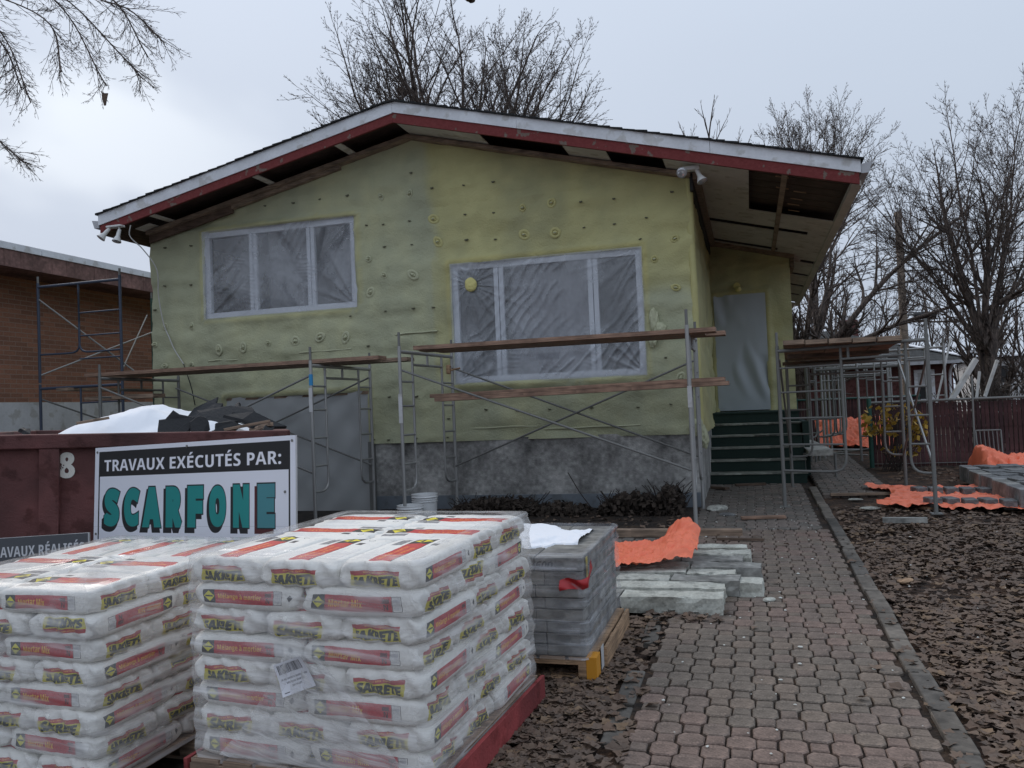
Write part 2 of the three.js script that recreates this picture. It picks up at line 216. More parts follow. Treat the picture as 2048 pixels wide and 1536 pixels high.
// ------------------------------------------------------------------ the house
const house = thing('bungalow', 'yellow-green foam-covered house with low gable roof, under renovation', 'house');
const ZW = -10.2, RX = -4.17;
const soffY = (x) => x > RX ? 5.24 - 0.26 * (x - RX) : 5.24 - 0.215 * (RX - x);
const foamBump = { map: null };
const foamM = S([1, 1, 1], { vertexColors: true, roughness: 0.72, bumpMap: scaled(texes.lumps, 1.3), bumpScale: 0.012 });
function foamColor(x, y, k) { // batches of foam: older sage coats and fresher yellow ones, each with a ragged edge
  const w = 0.35 * (fbm(x * 1.3, y * 1.3, 4, k) - 0.5), n = fbm(x * 2.2, y * 0.7, 4, k + 3), m = fbm(x * 6, y * 6, 3, k + 5);
  let t = 0.15; // 0 sage, 1 yellow
  if (k === 200) { t = 0.12 + 0.8 * smooth(x + w, -4.05, -3.9) * smooth(y + 0.5 * w, 2.8, 3.05); t = Math.max(t, 0.75 * smooth(x + w, -1.3, -1.15) * smooth(y, 2.9, 3.0)); t = Math.max(t, 0.4 * smooth(x + w, -4.0, -3.7) * smooth(y, 1.0, 2.0) * (x < -3.6 ? 1 : 0)); t = Math.max(t, 0.7 * smooth(-Math.abs(x + 3.82), -0.16, -0.08) * smooth(y, 1.9, 2.1) * smooth(-y, -3.7, -3.5)); }
  else t = k === 201 ? 0.75 : 0.6;
  t = clamp(t + 0.55 * (n - 0.5) + 0.2 * (m - 0.5));
  const v = 0.92 + 0.30 * (n - 0.5) + 0.24 * (m - 0.5) + 0.22 * (fbm(x * 0.9 + 5, y * 1.1, 3, k + 8) - 0.5);
  return [lerp(0.45, 0.50, t) * v, lerp(0.465, 0.475, t) * v, lerp(0.31, 0.225, t) * v];
}
function foamWall(xs, ys, topY, holes, at, k, amp = 1) { // grid with openings; at(x, y, bulge) -> point
  const pos = [], col = [], id = new Map(), idx = [];
  const Y = (x, j) => { const y = ys[j]; return y <= ys.split ? y : lerp(ys.split, topY(x), (y - ys.split) / (ys[ys.length - 1] - ys.split)); };
  const vert = (i, j) => { const key = i * 10000 + j; if (id.has(key)) return id.get(key); const x = xs[i], y = Y(x, j);
    let rim = 0; for (const [a, b, c, d] of holes) { const dx = Math.max(a - x, 0, x - b), dy = Math.max(c - y, 0, y - d), e = Math.hypot(dx, dy); rim = Math.max(rim, smooth(-e, -0.13, -0.02) * (0.03 + 0.035 * fbm(x * 7, y * 7, 2, k + 7)) * (e < 0.012 ? 0.2 : 1)); }
    const b = amp * (0.07 * (fbm(x * 1.3, y * 2.6, 3, k + 1) - 0.5) + 0.055 * (fbm(x * 1.8, y * 8, 3, k + 6) - 0.5) + 0.024 * (fbm(x * 7, y * 9, 3, k + 2) - 0.5) + rim + 0.05 * smooth(-(y - ys[0]), -0.16, -0.03) * fbm(x * 5, 3, 2, k + 9));
    const q = at(x, y, b); const n = pos.length / 3; pos.push(...q); let c = foamColor(x, y, k); if (rim > 0.026 + 0.02 * (fbm(x * 9, y * 9, 2, k + 11) - 0.5)) c = [c[0] * 1.05, c[1], c[2] * 0.86]; /* the bead of fresher foam round an opening */ col.push(...c); id.set(key, n); return n; };
  for (let i = 0; i < xs.length - 1; i++) for (let j = 0; j < ys.length - 1; j++) {
    const cx = (xs[i] + xs[i + 1]) / 2, cy = (Y(cx, j) + Y(cx, j + 1)) / 2; if (holes.some(([a, b, c, d]) => cx > a && cx < b && cy > c && cy < d)) continue;
    const a = vert(i, j), b = vert(i + 1, j), c = vert(i + 1, j + 1), d = vert(i, j + 1); idx.push(a, b, c, a, c, d);
  }
  const g = new THREE.BufferGeometry(); g.setAttribute('position', new THREE.Float32BufferAttribute(pos, 3)); g.setAttribute('color', new THREE.Float32BufferAttribute(col, 3)); g.setIndex(idx); g.computeVertexNormals();
  const uv = []; for (let i = 0; i < pos.length; i += 3) uv.push(pos[i] + pos[i + 2], pos[i + 1]); g.setAttribute('uv', new THREE.Float32BufferAttribute(uv, 2)); return g;
}
function lines(a, b, step, keep = []) { const l = []; const ks = [a, ...keep.filter((k) => k > a && k < b).sort((p, q) => p - q), b]; for (let i = 0; i < ks.length - 1; i++) { const n = Math.max(1, Math.round((ks[i + 1] - ks[i]) / step)); for (let k = 0; k < n; k++) l.push(lerp(ks[i], ks[i + 1], k / n)); } l.push(b); return l; }
const H1 = [-7.42, -5.05, 3.03, 4.26], H2 = [-3.67, -1.20, 1.92, 3.47], H3 = [-7.12, -4.93, 1.0, 1.87];
{
  const holes = [H1, H2, H3], xs = lines(-8.34, -0.57, 0.05, holes.flatMap((h) => [h[0], h[1]])), ys = lines(1.17, 5.3, 0.05, [...holes.flatMap((h) => [h[2], h[3]]), 4.275]); ys.split = 4.275;
  const wall = part('foam_wall', foamWall(xs, ys, (x) => soffY(x) + 0.01, holes, (x, y, b) => [x, y, ZW + b], 200), foamM, house);
  wall.userData.label = 'front wall sprayed with sage and yellow foam';
  { const xs2 = lines(-14.72, -10.2, 0.06), ys2 = lines(1.17, 4.5, 0.06, [4.0]); ys2.split = 4.0; const o = part('foam_wall', foamWall(xs2, ys2, () => soffY(-0.57) + 0.01, [], (z, y, b) => [-0.57 + b + 0.02 * smooth(z, -10.4, -10.2) * 0, y, z], 201), foamM, house); o.userData.label = 'yellow foam on the side wall of the porch recess'; }
  { const hd = [-0.50, 0.31, 1.30, 3.34], xs3 = lines(-0.60, 0.75, 0.05, [hd[0], hd[1]]), ys3 = lines(1.32, 4.3, 0.05, [hd[3], 3.6]); ys3.split = 3.6; const o = part('foam_wall', foamWall(xs3, ys3, (x) => soffY(x) + 0.01, [hd], (x, y, b) => [x, y, -14.7 + b], 202), foamM, house); o.userData.label = 'yellow foam round the entrance door'; }
  // wall ties and foam rings
  const tabG = merge([box(-0.025, 0.025, -0.008, 0.006, 0, 0.035, 0.002), box(-0.018, 0.012, -0.016, -0.008, 0, 0.03)]);
  const ring = (s) => { const r = rng(s), t = new THREE.TorusGeometry(0.058, 0.021, 8, 20), p = t.attributes.position; for (let i = 0; i < p.count; i++) { const a = Math.atan2(p.getY(i), p.getX(i)), k = 1 + 0.22 * (fbm(Math.cos(a) * 2 + s, Math.sin(a) * 2, 2, s) - 0.5); p.setXYZ(i, p.getX(i) * k, p.getY(i) * k * 0.95, p.getZ(i) * 0.9); } const c = new THREE.IcosahedronGeometry(0.036, 2), q = c.attributes.position; for (let i = 0; i < q.count; i++) { const k = 1 + 0.6 * (fbm(q.getX(i) * 60 + s, q.getY(i) * 60, 2, s) - 0.5); q.setXYZ(i, q.getX(i) * k * 1.1, q.getY(i) * k * 0.8, q.getZ(i) * 0.8); } t.computeVertexNormals(); c.computeVertexNormals(); return merge([tri(t), tri(c)]); };
  const rings = [ring(3), ring(8), ring(15)], ringM = S([0.46, 0.47, 0.315], { roughness: 0.7, bumpMap: texes.lumps, bumpScale: 0.008 }), ringM2 = S([0.50, 0.47, 0.21], { roughness: 0.7, bumpMap: texes.lumps, bumpScale: 0.008 }), tieM = S([0.13, 0.13, 0.085], { roughness: 0.8 });
  const dots = [[-8.09, 4.12, 0], [-7.65, 4.11, 0], [-8.1, 3.56, 0], [-7.66, 3.54, 0], [-8.11, 2.96, 1], [-7.67, 2.94, 1], [-8.13, 2.39, 1], [-7.68, 2.39, 1], [-8.3, 2.71, 1], [-8.28, 3.22, 0], [-7.21, 2.57, 2], [-6.81, 2.58, 2], [-6.42, 2.62, 1], [-6.0, 2.62, 2], [-5.62, 2.65, 2], [-5.23, 2.62, 2], [-4.9, 2.49, 0], [-4.85, 3.21, 2], [-4.86, 4.12, 0], [-4.62, 4.11, 0], [-4.24, 4.12, 0], [-4.62, 3.81, 0], [-4.22, 3.8, 0], [-4.85, 3.66, 1], [-4.63, 3.42, 1], [-4.21, 3.39, 2], [-4.63, 2.94, 0], [-4.23, 2.95, 0], [-3.94, 2.94, 0], [-3.85, 3.8, 2], [-3.9, 4.11, 2], [-3.9, 4.52, 0], [-3.45, 4.5, 0], [-3.45, 4.12, 0], [-3.45, 3.79, 0], [-4.64, 4.49, 1], [-4.22, 4.48, 1], [-4.18, 4.75, 0], [-5.12, 4.55, 0], [-5.55, 4.55, 0], [-5.95, 4.54, 0], [-6.4, 4.55, 0], [-5.15, 2.91, 0], [-3.05, 4.5, 0], [-3.06, 4.1, 0], [-2.67, 4.12, 1], [-2.29, 4.14, 2], [-1.91, 4.11, 0], [-1.5, 4.11, 0], [-3.06, 3.76, 0], [-2.67, 3.78, 2], [-2.26, 3.76, 2], [-1.89, 3.79, 0], [-1.51, 3.8, 0], [-1.11, 3.83, 0], [-1.2, 3.58, 0], [-0.78, 3.54, 1], [-0.79, 4.12, 0], [-1.04, 3.32, 1], [-0.8, 2.95, 1], [-0.96, 2.11, 0], [-0.79, 1.85, 2], [-3.27, 1.57, 0], [-2.85, 1.54, 0], [-2.43, 1.54, 0], [-1.9, 1.54, 0], [-1.32, 1.52, 0], [-0.92, 1.54, 0], [-4.62, 1.79, 0], [-4.23, 1.78, 0], [-3.79, 1.47, 0], [-4.85, 1.23, 0], [-4.64, 1.22, 0], [-4.24, 1.23, 0], [-3.8, 1.23, 0]];
  const ray = new THREE.Raycaster(), r = rng(5);
  for (const [x, y, k] of dots) {
    ray.set(V(x, y, -9), V(0, 0, -1)); const hit = ray.intersectObject(wall)[0], z = hit ? hit.point.z : ZW;
    if (k > 0) { const o = part('foam_ring', rings[Math.floor(r() * 3)], x > -4.1 && y > 2.9 ? ringM2 : ringM, wall); o.position.set(x, y, z + 0.004); o.rotation.z = r() * 6; o.scale.set((k === 2 ? 0.98 : 0.66) * (0.8 + 0.4 * r()), (k === 2 ? 0.92 : 0.62) * (0.8 + 0.3 * r()), 0.62); }
    const o = part('wall_tie', tabG, k ? ringM : tieM, wall); o.position.set(x, y, z + (k ? 0.018 : -0.004)); o.rotation.z = (r() - 0.5) * 0.5; o.scale.setScalar(0.62 + 0.35 * r());
  }
  // horizontal ridges where spray passes overlapped
  for (const [x, y, l] of [[-7.1, 2.42, 0.6], [-5.6, 2.46, 0.9], [-6.9, 2.70, 0.5], [-1.9, 1.30, 1.2], [-3.3, 1.33, 1.4], [-4.2, 2.62, 0.6]]) { const pts = []; for (let i = 0; i <= 8; i++) { const px = x + (i / 8 - 0.5) * l; pts.push([px, y + 0.03 * (fbm(px * 4, y, 2, 4) - 0.5), ZW - 0.002 + 0.014 * fbm(px * 6, y, 2, 6)]); } part('foam_ridge', tube(pts, 0.011, 24, 6), ringM, wall); }
  // torn foam hanging by the wide window
  const lump = (x, y, z, sx, sy, sz, s) => { const g = new THREE.IcosahedronGeometry(1, 3), p = g.attributes.position; for (let i = 0; i < p.count; i++) { const k = 1 + 0.7 * (fbm(p.getX(i) * 2 + s, p.getY(i) * 2 + p.getZ(i), 3, s) - 0.5); p.setXYZ(i, p.getX(i) * k * sx, p.getY(i) * k * sy, p.getZ(i) * k * sz); } g.translate(x, y, z); g.computeVertexNormals(); return tri(g); };
  part('foam_lump', merge([lump(-1.07, 2.55, ZW + 0.04, 0.06, 0.15, 0.04, 4), lump(-1.0, 2.45, ZW + 0.05, 0.07, 0.09, 0.05, 6), lump(-1.1, 2.32, ZW + 0.04, 0.05, 0.08, 0.04, 9)]), ringM, wall);
  part('foam_lump', merge([lump(-0.62, 1.24, ZW + 0.05, 0.09, 0.10, 0.06, 14), lump(-0.55, 1.12, ZW + 0.03, 0.06, 0.12, 0.08, 16)]), ringM, wall);

  { const pts = []; for (let y = 1.15; y < 4.3; y += 0.15) pts.push([-0.585 + 0.012 * (fbm(y * 3, 1, 2, 9) - 0.5), y, ZW - 0.018 + 0.016 * (fbm(y * 3, 7, 2, 9) - 0.5)]); part('foam_corner', tube(pts, 0.042, 60, 10), ringM2, wall); }
  // walls behind, foundation, flashing
  part('foundation', merge([box(-4.93, -0.60, -0.1, 1.2, -10.42, -10.205, 0.004), box(-0.78, -0.60, -0.1, 1.2, -14.7, -10.42), box(-8.34, -7.12, -0.2, 1.2, -10.42, -10.205), box(-8.34, -8.14, -0.2, 1.2, -21.5, -10.42)]), M.darkConcrete, house);
  part('flashing', box(-4.88, -0.62, 0.26, 0.47, -10.203, -10.185), S([0.21, 0.24, 0.27], { roughness: 0.5, metalness: 0.3, map: texes.pale }), house);
  part('flashing_edge', box(-4.88, -0.62, 0.245, 0.26, -10.203, -10.150), S([0.2, 0.22, 0.24], { roughness: 0.5, metalness: 0.3 }), house);
  part('side_wall', merge([box(-8.34, -8.2, 1.2, 4.36, -21.5, -10.24), box(0.60, 0.75, 0, 3.95, -21.5, -14.75), box(-8.2, 0.6, 0, 3.9, -21.5, -21.35)]), mapped([0.34, 0.35, 0.2], texes.mottle), house);
  part('wall_core', merge([box(-8.2, -7.43, 1.2, 4.3, -10.4, -10.27), box(-5.04, -3.68, 1.9, 4.4, -10.4, -10.27), box(-1.19, -0.75, 1.2, 4.25, -10.4, -10.27), box(-8.2, -0.75, 1.9, 3.02, -10.395, -10.30).translate(0, 0, -0.0)].slice(0, 3)), M.room, house);
  part('room_box', merge([box(-8.15, -0.75, 1.0, 1.9, -13.2, -10.45), box(-8.15, -0.75, 1.9, 4.35, -13.4, -13.2), box(-8.15, -0.75, 4.3, 4.35, -13.2, -10.4)]), M.room, house);
}
// windows
function windowSet(h, muls, plasticSeed, knots = []) {
  const [x0, x1, y0, y1] = h, w = sub('window', house), z = -10.215, f = 0.075;
  part('window_frame', merge([box(x0 - 0.02, x1 + 0.02, y1 - f, y1 + 0.02, z - 0.07, z, 0.006), box(x0 - 0.02, x1 + 0.02, y0 - 0.02, y0 + f, z - 0.07, z, 0.006), box(x0 - 0.02, x0 + f, y0 + f, y1 - f, z - 0.07, z - 0.001, 0.006), box(x1 - f, x1 + 0.02, y0 + f, y1 - f, z - 0.07, z - 0.001, 0.006)]), M.vinyl, w);
  const edges = [x0 + f]; for (const [m, mw] of muls) { for (const s of [-1, 1]) part('mullion', box(m + (s < 0 ? -mw : 0.004), m + (s < 0 ? -0.004 : mw), y0 + f, y1 - f, z - 0.068, z - 0.004 - (s > 0 ? 0.004 : 0), 0.005), M.vinyl, w); edges.push(m - mw, m + mw); } edges.push(x1 - f);
  for (let i = 0; i < edges.length; i += 2) part('pane', box(edges[i] - 0.005, edges[i + 1] + 0.005, y0 + f - 0.005, y1 - f + 0.005, z - 0.05, z - 0.045), M.glass, w);
  // polyethylene taped over it, pulled into folds from the corners
  const n = 170, g = sheet(n, n, (u, v) => {
    const x = lerp(x0 - 0.015, x1 + 0.015, u), y = lerp(y0 - 0.015, y1 + 0.015, v); let d = 0;
    const edge = smooth(Math.min(u, 1 - u), 0, 0.05) * smooth(Math.min(v, 1 - v), 0, 0.07), N = (f, s) => fbm(x * f, y * f, 3, plasticSeed + s);
    for (const [cx, cy, s, k] of [[0, 1, 1, 1], [1, 0, 2, 1.2], [1, 1, 3, 0.9], [0, 0, 4, 0.6], ...knots]) { const dx = x - (cx <= 1 && cx >= 0 ? lerp(x0, x1, cx) : cx), dy = y - (cy <= 1 ? lerp(y0, y1, cy) : cy), a = Math.atan2(dy, dx), q = Math.hypot(dx, dy); d += k * 0.024 * Math.pow(Math.abs(Math.sin(a * 9 + 4 * fbm(a * 3 + 9, q * 0.7, 2, plasticSeed + s))), 5) * Math.exp(-q * 1.6) * Math.min(1, q * 6); }
    const ph = (x * 0.75 - y * 0.62) * 26 + 9 * N(1.3, 9); d += 0.032 * Math.pow(Math.abs(Math.sin(ph)), 6) * smooth(N(1.7, 20), 0.46, 0.60) * (0.3 + N(4, 22));
    const ph2 = (x * 0.2 + y) * 60 + 6 * N(3, 11); d += 0.004 * Math.pow(Math.abs(Math.sin(ph2)), 4) * smooth(N(2.1, 25), 0.55, 0.7);
    d += 0.012 * (N(5, 30) - 0.5);
    return [x, y, ZW + 0.024 + edge * (d - 0.02) + 0.012 * (1 - edge)];
  });
  const p = g.attributes.position, uv = g.attributes.uv; for (let i = 0; i < p.count; i++) uv.setXY(i, p.getX(i), p.getY(i));
  part('plastic_sheet', g, M.plastic, house);
}
windowSet(H1, [[-6.645, 0.06], [-5.735, 0.06]], 300);
windowSet(H2, [[-3.045, 0.065], [-1.815, 0.065]], 340, [[-3.405, 3.19, 7, 1.4]]);
{ // curtains hanging inside, the foam blob stuck to the sheet
  const cur = (x0, x1, y0, y1, z, s) => sheet(90, 3, (u, v) => { const x = lerp(x0, x1, u); return [x, lerp(y0, y1, v), z + 0.03 * Math.sin(x * 26 + 2 * fbm(x * 2, 1, 2, s))]; });
  part('curtain', cur(-2.95, -1.88, 1.95, 3.45, -10.45, 5), M.curtain, house);
  part('curtain', cur(-6.55, -5.85, 3.05, 4.25, -10.48, 7), S([0.14, 0.145, 0.16], { roughness: 1 }), house);
  const g = new THREE.SphereGeometry(0.085, 20, 14), p = g.attributes.position; for (let i = 0; i < p.count; i++) { const k = 1 + 0.35 * (fbm(p.getX(i) * 14 + 3, p.getY(i) * 14, 3, 8) - 0.5); p.setXYZ(i, p.getX(i) * k, p.getY(i) * k * 1.05, p.getZ(i) * 0.4 * k); } g.computeVertexNormals(); g.translate(-3.405, 3.19, ZW + 0.035);
  const o = part('foam_blob', tri(g), M.foamBlob, house); o.userData.label = 'round yellow blob of foam stuck to the window plastic';
  // garage opening
  const gd = sub('garage_door', house);
  for (let i = 0; i < 4; i++) part('door_panel', box(-7.12, -4.93, 0.2 + i * 0.42, 0.2 + i * 0.42 + 0.412, -10.42, -10.38, 0.006), mapped([0.18, 0.18, 0.18], texes.mottle), gd);
  part('garage_header', box(-7.14, -4.91, 1.84, 1.9, -10.36, -10.19), M.woodGrey, house);
  const gs = sheet(60, 60, (u, v) => { const x = lerp(-7.15, -4.92, u), y = lerp(0.25, 1.9, v); return [x, y, ZW + 0.01 + 0.05 * (fbm(x * 2.2 + y, y * 1.4, 3, 60) - 0.5) * smooth(Math.min(u, 1 - u, v, 1 - v), 0, 0.12) + 0.012 * Math.sin((x - y * 0.8) * 14) * fbm(x * 3, y * 3, 2, 61)]; });
  part('plastic_sheet', gs, P([0.50, 0.52, 0.52], { roughness: 0.34, transparent: true, opacity: 0.78 }), house);
  part('garage_post', box(-4.93, -4.85, 0.2, 1.2, -10.21, -10.14), M.galvDull, house);
  // entrance door behind its sheet
  const d = sub('entrance_door', house); part('door_leaf', box(-0.49, 0.30, 1.38, 3.33, -14.80, -14.75), mapped([0.3, 0.32, 0.33], texes.mottle), d); part('door_frame', merge([box(-0.53, -0.49, 1.38, 3.37, -14.80, -14.73), box(0.30, 0.34, 1.38, 3.37, -14.80, -14.73), box(-0.49, 0.30, 3.33, 3.37, -14.80, -14.73)]), M.vinyl, d);
  part('door_plastic', sheet(40, 60, (u, v) => { const x = lerp(-0.52, 0.33, u), y = lerp(1.38, 3.36, v); return [x, y, -14.675 + 0.03 * (fbm(x * 3, y * 2, 3, 65) - 0.5) + 0.03 * Math.sin((x * 1.2 + y * 0.35) * 16) * smooth(fbm(x * 2, y, 2, 66), 0.45, 0.7)]; }), M.sheet, house);
  part('porch_lamp', merge([new THREE.CylinderGeometry(0.06, 0.05, 0.05, 12).rotateX(Math.PI / 2).translate(-0.12, 3.5, -14.64), new THREE.SphereGeometry(0.05, 12, 8).translate(-0.10, 3.44, -14.6)].map((g) => tri(g))), M.foamBlob, house);
}
{ // steps
  const st = sub('porch_steps', house), y0 = 0.20, n = 6, rise = 0.17, run = 0.245;
  for (let i = 0; i < n; i++) { const top = 0.345 + (i + 1) * rise, zf = -12.36 - i * run; part('step', box(-0.66, 0.72 , i ? top - rise + 0.0 : y0, top - 0.03, -14.69, zf, 0.004), M.carpet, st); part('tread', box(-0.68, 0.735, top - 0.03, top, i < 5 ? zf - run - 0.02 : -14.69, zf + 0.025, 0.008), i < 5 ? M.nosing : M.carpet, st); }
  part('step_cheek', box(0.735, 0.83, 0.2, 1.2, -14.6, -13.2, 0.01), M.carpet, st);
}
{ // roof: slabs, shingle courses, fascia, soffits
  const roof = sub('roof', house), zf = -9.6, zb = -21.7, xl = -8.70, xr = 1.27, T = 0.27;
  const slab = (xa, xb, lift0, lift1) => { const s = new THREE.Shape([[xa, soffY(xa) + lift0], [xb, soffY(xb) + lift0], [xb, soffY(xb) + lift1], [xa, soffY(xa) + lift1]].map((p) => new THREE.Vector2(...p))); const g = new THREE.ExtrudeGeometry(s, { depth: zf - 0.05 - zb, bevelEnabled: false }); g.translate(0, 0, zb); return tri(g); };
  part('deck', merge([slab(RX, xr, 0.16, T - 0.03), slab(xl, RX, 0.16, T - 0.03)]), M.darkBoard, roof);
  const r = rng(9), course = (sgn, len) => { for (let d = 0; d < len; d += 0.143) { const x0 = sgn > 0 ? xr + 0.03 - d : xl - 0.03 + d, x1 = x0 - sgn * 0.17; const ya = soffY(clamp(x0, -12, 12)), yb = soffY(x1); const jit = r() * 0.012; const s = new THREE.Shape([[x0, ya + T - 0.005], [x1, yb + T - 0.005], [x1, yb + T + 0.006], [x0, ya + T + 0.014 + jit]].map((p) => new THREE.Vector2(...p))); const g = new THREE.ExtrudeGeometry(s, { depth: zf + 0.03 + r() * 0.02 - zb, bevelEnabled: false }); g.translate(0, 0, zb); part('shingle_course', tri(g), M.shingle, roof); } };
  course(1, xr - RX + 0.05); course(-1, RX - xl + 0.05);
  const strip = (name, xa, xb, l0, l1, za, zb2, mat, parent) => { const s = new THREE.Shape([[xa, soffY(xa) + l0], [xb, soffY(xb) + l0], [xb, soffY(xb) + l1], [xa, soffY(xa) + l1]].map((p) => new THREE.Vector2(...p))); const g = new THREE.ExtrudeGeometry(s, { depth: Math.abs(zb2 - za), bevelEnabled: false }); g.translate(0, 0, Math.min(za, zb2)); return part(name, tri(g), mat, parent); };
  strip('fascia_cap', xl, RX, 0.115, T - 0.004, zf - 0.02, zf + 0.012, M.whiteMetal, house); for (const [a, b, e] of [[RX, -2.55, 0.010], [-2.55, -0.3, 0.013], [-0.3, xr, 0.010]]) strip('fascia_cap', a + 0.002, b - 0.002, 0.125, T - 0.004, zf - 0.02, zf + e, M.whiteMetal, house);
  strip('barge_board', xl + 0.02, RX - 0.001, 0.0, 0.115, zf - 0.04, zf - 0.003, M.redBoard, house); strip('barge_board', RX + 0.001, xr - 0.02, 0.0, 0.125, zf - 0.04, zf - 0.003, M.redBoard, house);
  // front soffit: remaining panels with gaps where it was torn off
  const panel = (xa, xb, za, zb2, mat = M.soffit, lift = 0.012, name = 'soffit_panel') => strip(name, xa, xb, lift, lift + 0.012, za, zb2, mat, house);
  for (const [a, b] of [[RX + 0.02, -3.06], [-2.02, -1.5], [-0.84, -0.56]]) panel(a, b, zf - 0.04, ZW - 0.1);
  for (const [a, b] of [[-5.02, -4.93], [-6.25, -6.17], [-7.9, -7.82]]) panel(a, b, zf - 0.04, ZW - 0.1, M.soffit, 0.006, 'soffit_batten');
  panel(-8.34, -8.1, zf - 0.3, ZW - 0.1, M.soffit); panel(xl + 0.03, -8.34, -12, -21.6, M.soffit);
  strip('eave_board', xl, xl + 0.03, -0.01, 0.16, zf - 0.04, zb, M.woodDark, house);
  // right soffit over the porch, opening at its front and slots
  const P2 = (a, b, z0, z1) => panel(a, b, z0, z1);
  P2(-0.56, 0.11, zf - 0.04, -12.62); P2(0.11, 1.18, -11.70, -12.62); P2(0.92, 1.18, -12.62, -12.86); P2(-0.56, 1.18, -12.86, -14.25); P2(0.56, 1.18, -14.25, -14.50); P2(-0.56, 1.18, -14.5, -14.72); P2(0.75, 1.18, -14.72, -15.0); P2(0.75, 0.95, -15.0, -15.3);
  for (let z = -15.3; z > -21.4; z -= 1.5) P2(0.75, 1.18, z, z - 1.25);
  strip('soffit_joint_cover', 0.46, 0.52, -0.006, 0.012, zf - 0.04, -14.5, M.frieze, house);
  strip('eave_trim', 1.18, xr, -0.004, 0.05, zf - 0.04, zb, M.soffit, house);
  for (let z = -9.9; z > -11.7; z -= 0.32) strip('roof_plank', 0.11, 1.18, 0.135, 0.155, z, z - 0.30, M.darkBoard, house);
  for (const [x, z] of [[0.4, -9.85], [0.42, -10.35], [0.62, -10.42], [0.6, -10.8], [0.58, -11.1], [0.6, -11.45]]) strip('broken_lath', x, x + 0.14, 0.02, 0.03, z, z + 0.018, M.woodPale, house);
  // frieze boards under the soffit
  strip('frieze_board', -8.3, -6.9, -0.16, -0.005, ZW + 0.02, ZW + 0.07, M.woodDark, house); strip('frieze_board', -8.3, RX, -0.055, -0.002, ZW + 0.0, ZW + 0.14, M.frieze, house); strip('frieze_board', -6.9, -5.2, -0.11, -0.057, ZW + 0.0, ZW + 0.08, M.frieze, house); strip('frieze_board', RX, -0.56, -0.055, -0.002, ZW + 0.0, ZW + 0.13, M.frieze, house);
  part('frieze_board', box(-0.53, -0.45, soffY(-0.49) - 0.07, soffY(-0.49) + 0.012, -14.66, -10.08), M.frieze, house); part('frieze_board', box(-0.57, -0.535, soffY(-0.5) - 0.20, soffY(-0.5) - 0.0, -14.66, -10.1), M.black, house);
  strip('frieze_board', -0.45, 0.82, -0.06, 0.008, -14.66, -14.58, M.frieze, house); strip('frieze_board', 0.76, 0.82, -0.20, 0.008, -14.66, -15.4, M.frieze, house);
  // gutters
  const gut = (x, sgn, y) => { const s = new THREE.Shape([[0, 0], [0.075 * sgn, 0.0], [0.115 * sgn, 0.115], [0, 0.10]].map((p) => new THREE.Vector2(...p))); const g = new THREE.ExtrudeGeometry(s, { depth: zf + 0.0 - zb, bevelEnabled: false }); g.translate(x, y, zb); part('gutter', tri(g), M.gutter, house); };
  gut(xr + 0.002, 1, soffY(xr) + 0.12); gut(xl - 0.002, -1, soffY(xl) + 0.08);
}
{ // flood lamps at both corners: parts of the house
  const lamp = (base, dir) => { const l = sub('flood_lamp', house), D = V(...dir).normalize(), pts = [[0.022, 0], [0.026, 0.05], [0.028, 0.10], [0.05, 0.155], [0.062, 0.18], [0.060, 0.185]].map((p) => new THREE.Vector2(...p)); const g = new THREE.LatheGeometry(pts, 20), q = new THREE.Quaternion().setFromUnitVectors(V(0, 1, 0), D); g.applyQuaternion(q); g.translate(...base); part('lamp_holder', tri(g), M.lampWhite, l); const f = new THREE.SphereGeometry(0.057, 18, 8, 0, 6.3, 0, Math.PI / 2); f.scale(1, 0.3, 1); f.applyQuaternion(q); f.translate(...V(...base).addScaledVector(D, 0.178).toArray()); part('lamp_glass', tri(f), M.lampGlass, l); };
  lamp([-8.46, 4.30, -9.53], [-0.45, -0.9, 0.55]); lamp([-8.29, 4.27, -9.53], [-0.05, -1, 0.30]); lamp([-0.60, 4.26, -9.78], [-0.15, -0.45, 0.9]); lamp([-0.47, 4.25, -9.78], [0.35, -0.9, 0.25]);
  part('lamp_bracket', merge([box(-8.50, -8.25, soffY(-8.36) - 0.03, soffY(-8.36), -9.60, -9.50, 0.01), rod([-8.46, 4.31, -9.53], [-8.44, soffY(-8.36) - 0.02, -9.54], 0.012), rod([-8.29, 4.28, -9.53], [-8.31, soffY(-8.36) - 0.02, -9.54], 0.012), box(-0.63, -0.43, soffY(-0.5) - 0.05, soffY(-0.5), -9.84, -9.74, 0.01), rod([-0.60, 4.27, -9.78], [-0.58, soffY(-0.5) - 0.03, -9.79], 0.012), rod([-0.47, 4.26, -9.78], [-0.48, soffY(-0.5) - 0.03, -9.79], 0.012)]), M.lampWhite, house);
  part('loose_cable', tube([[-8.18, 4.34, -9.62], [-8.22, 4.2, -9.64], [-8.1, 4.02, -9.75], [-8.0, 3.75, -9.9], [-8.1, 3.4, -10.05], [-8.1, 2.98, -10.15], [-8.02, 2.8, -10.15], [-7.93, 2.62, -10.14], [-7.78, 2.40, -10.14]], 0.008, 50, 6), M.cable, house);
  part('loose_cable', tube([[-7.78, 2.40, -10.14], [-7.66, 2.05, -10.14], [-7.6, 1.8, -10.13]], 0.007, 16, 6), M.black, house);
}

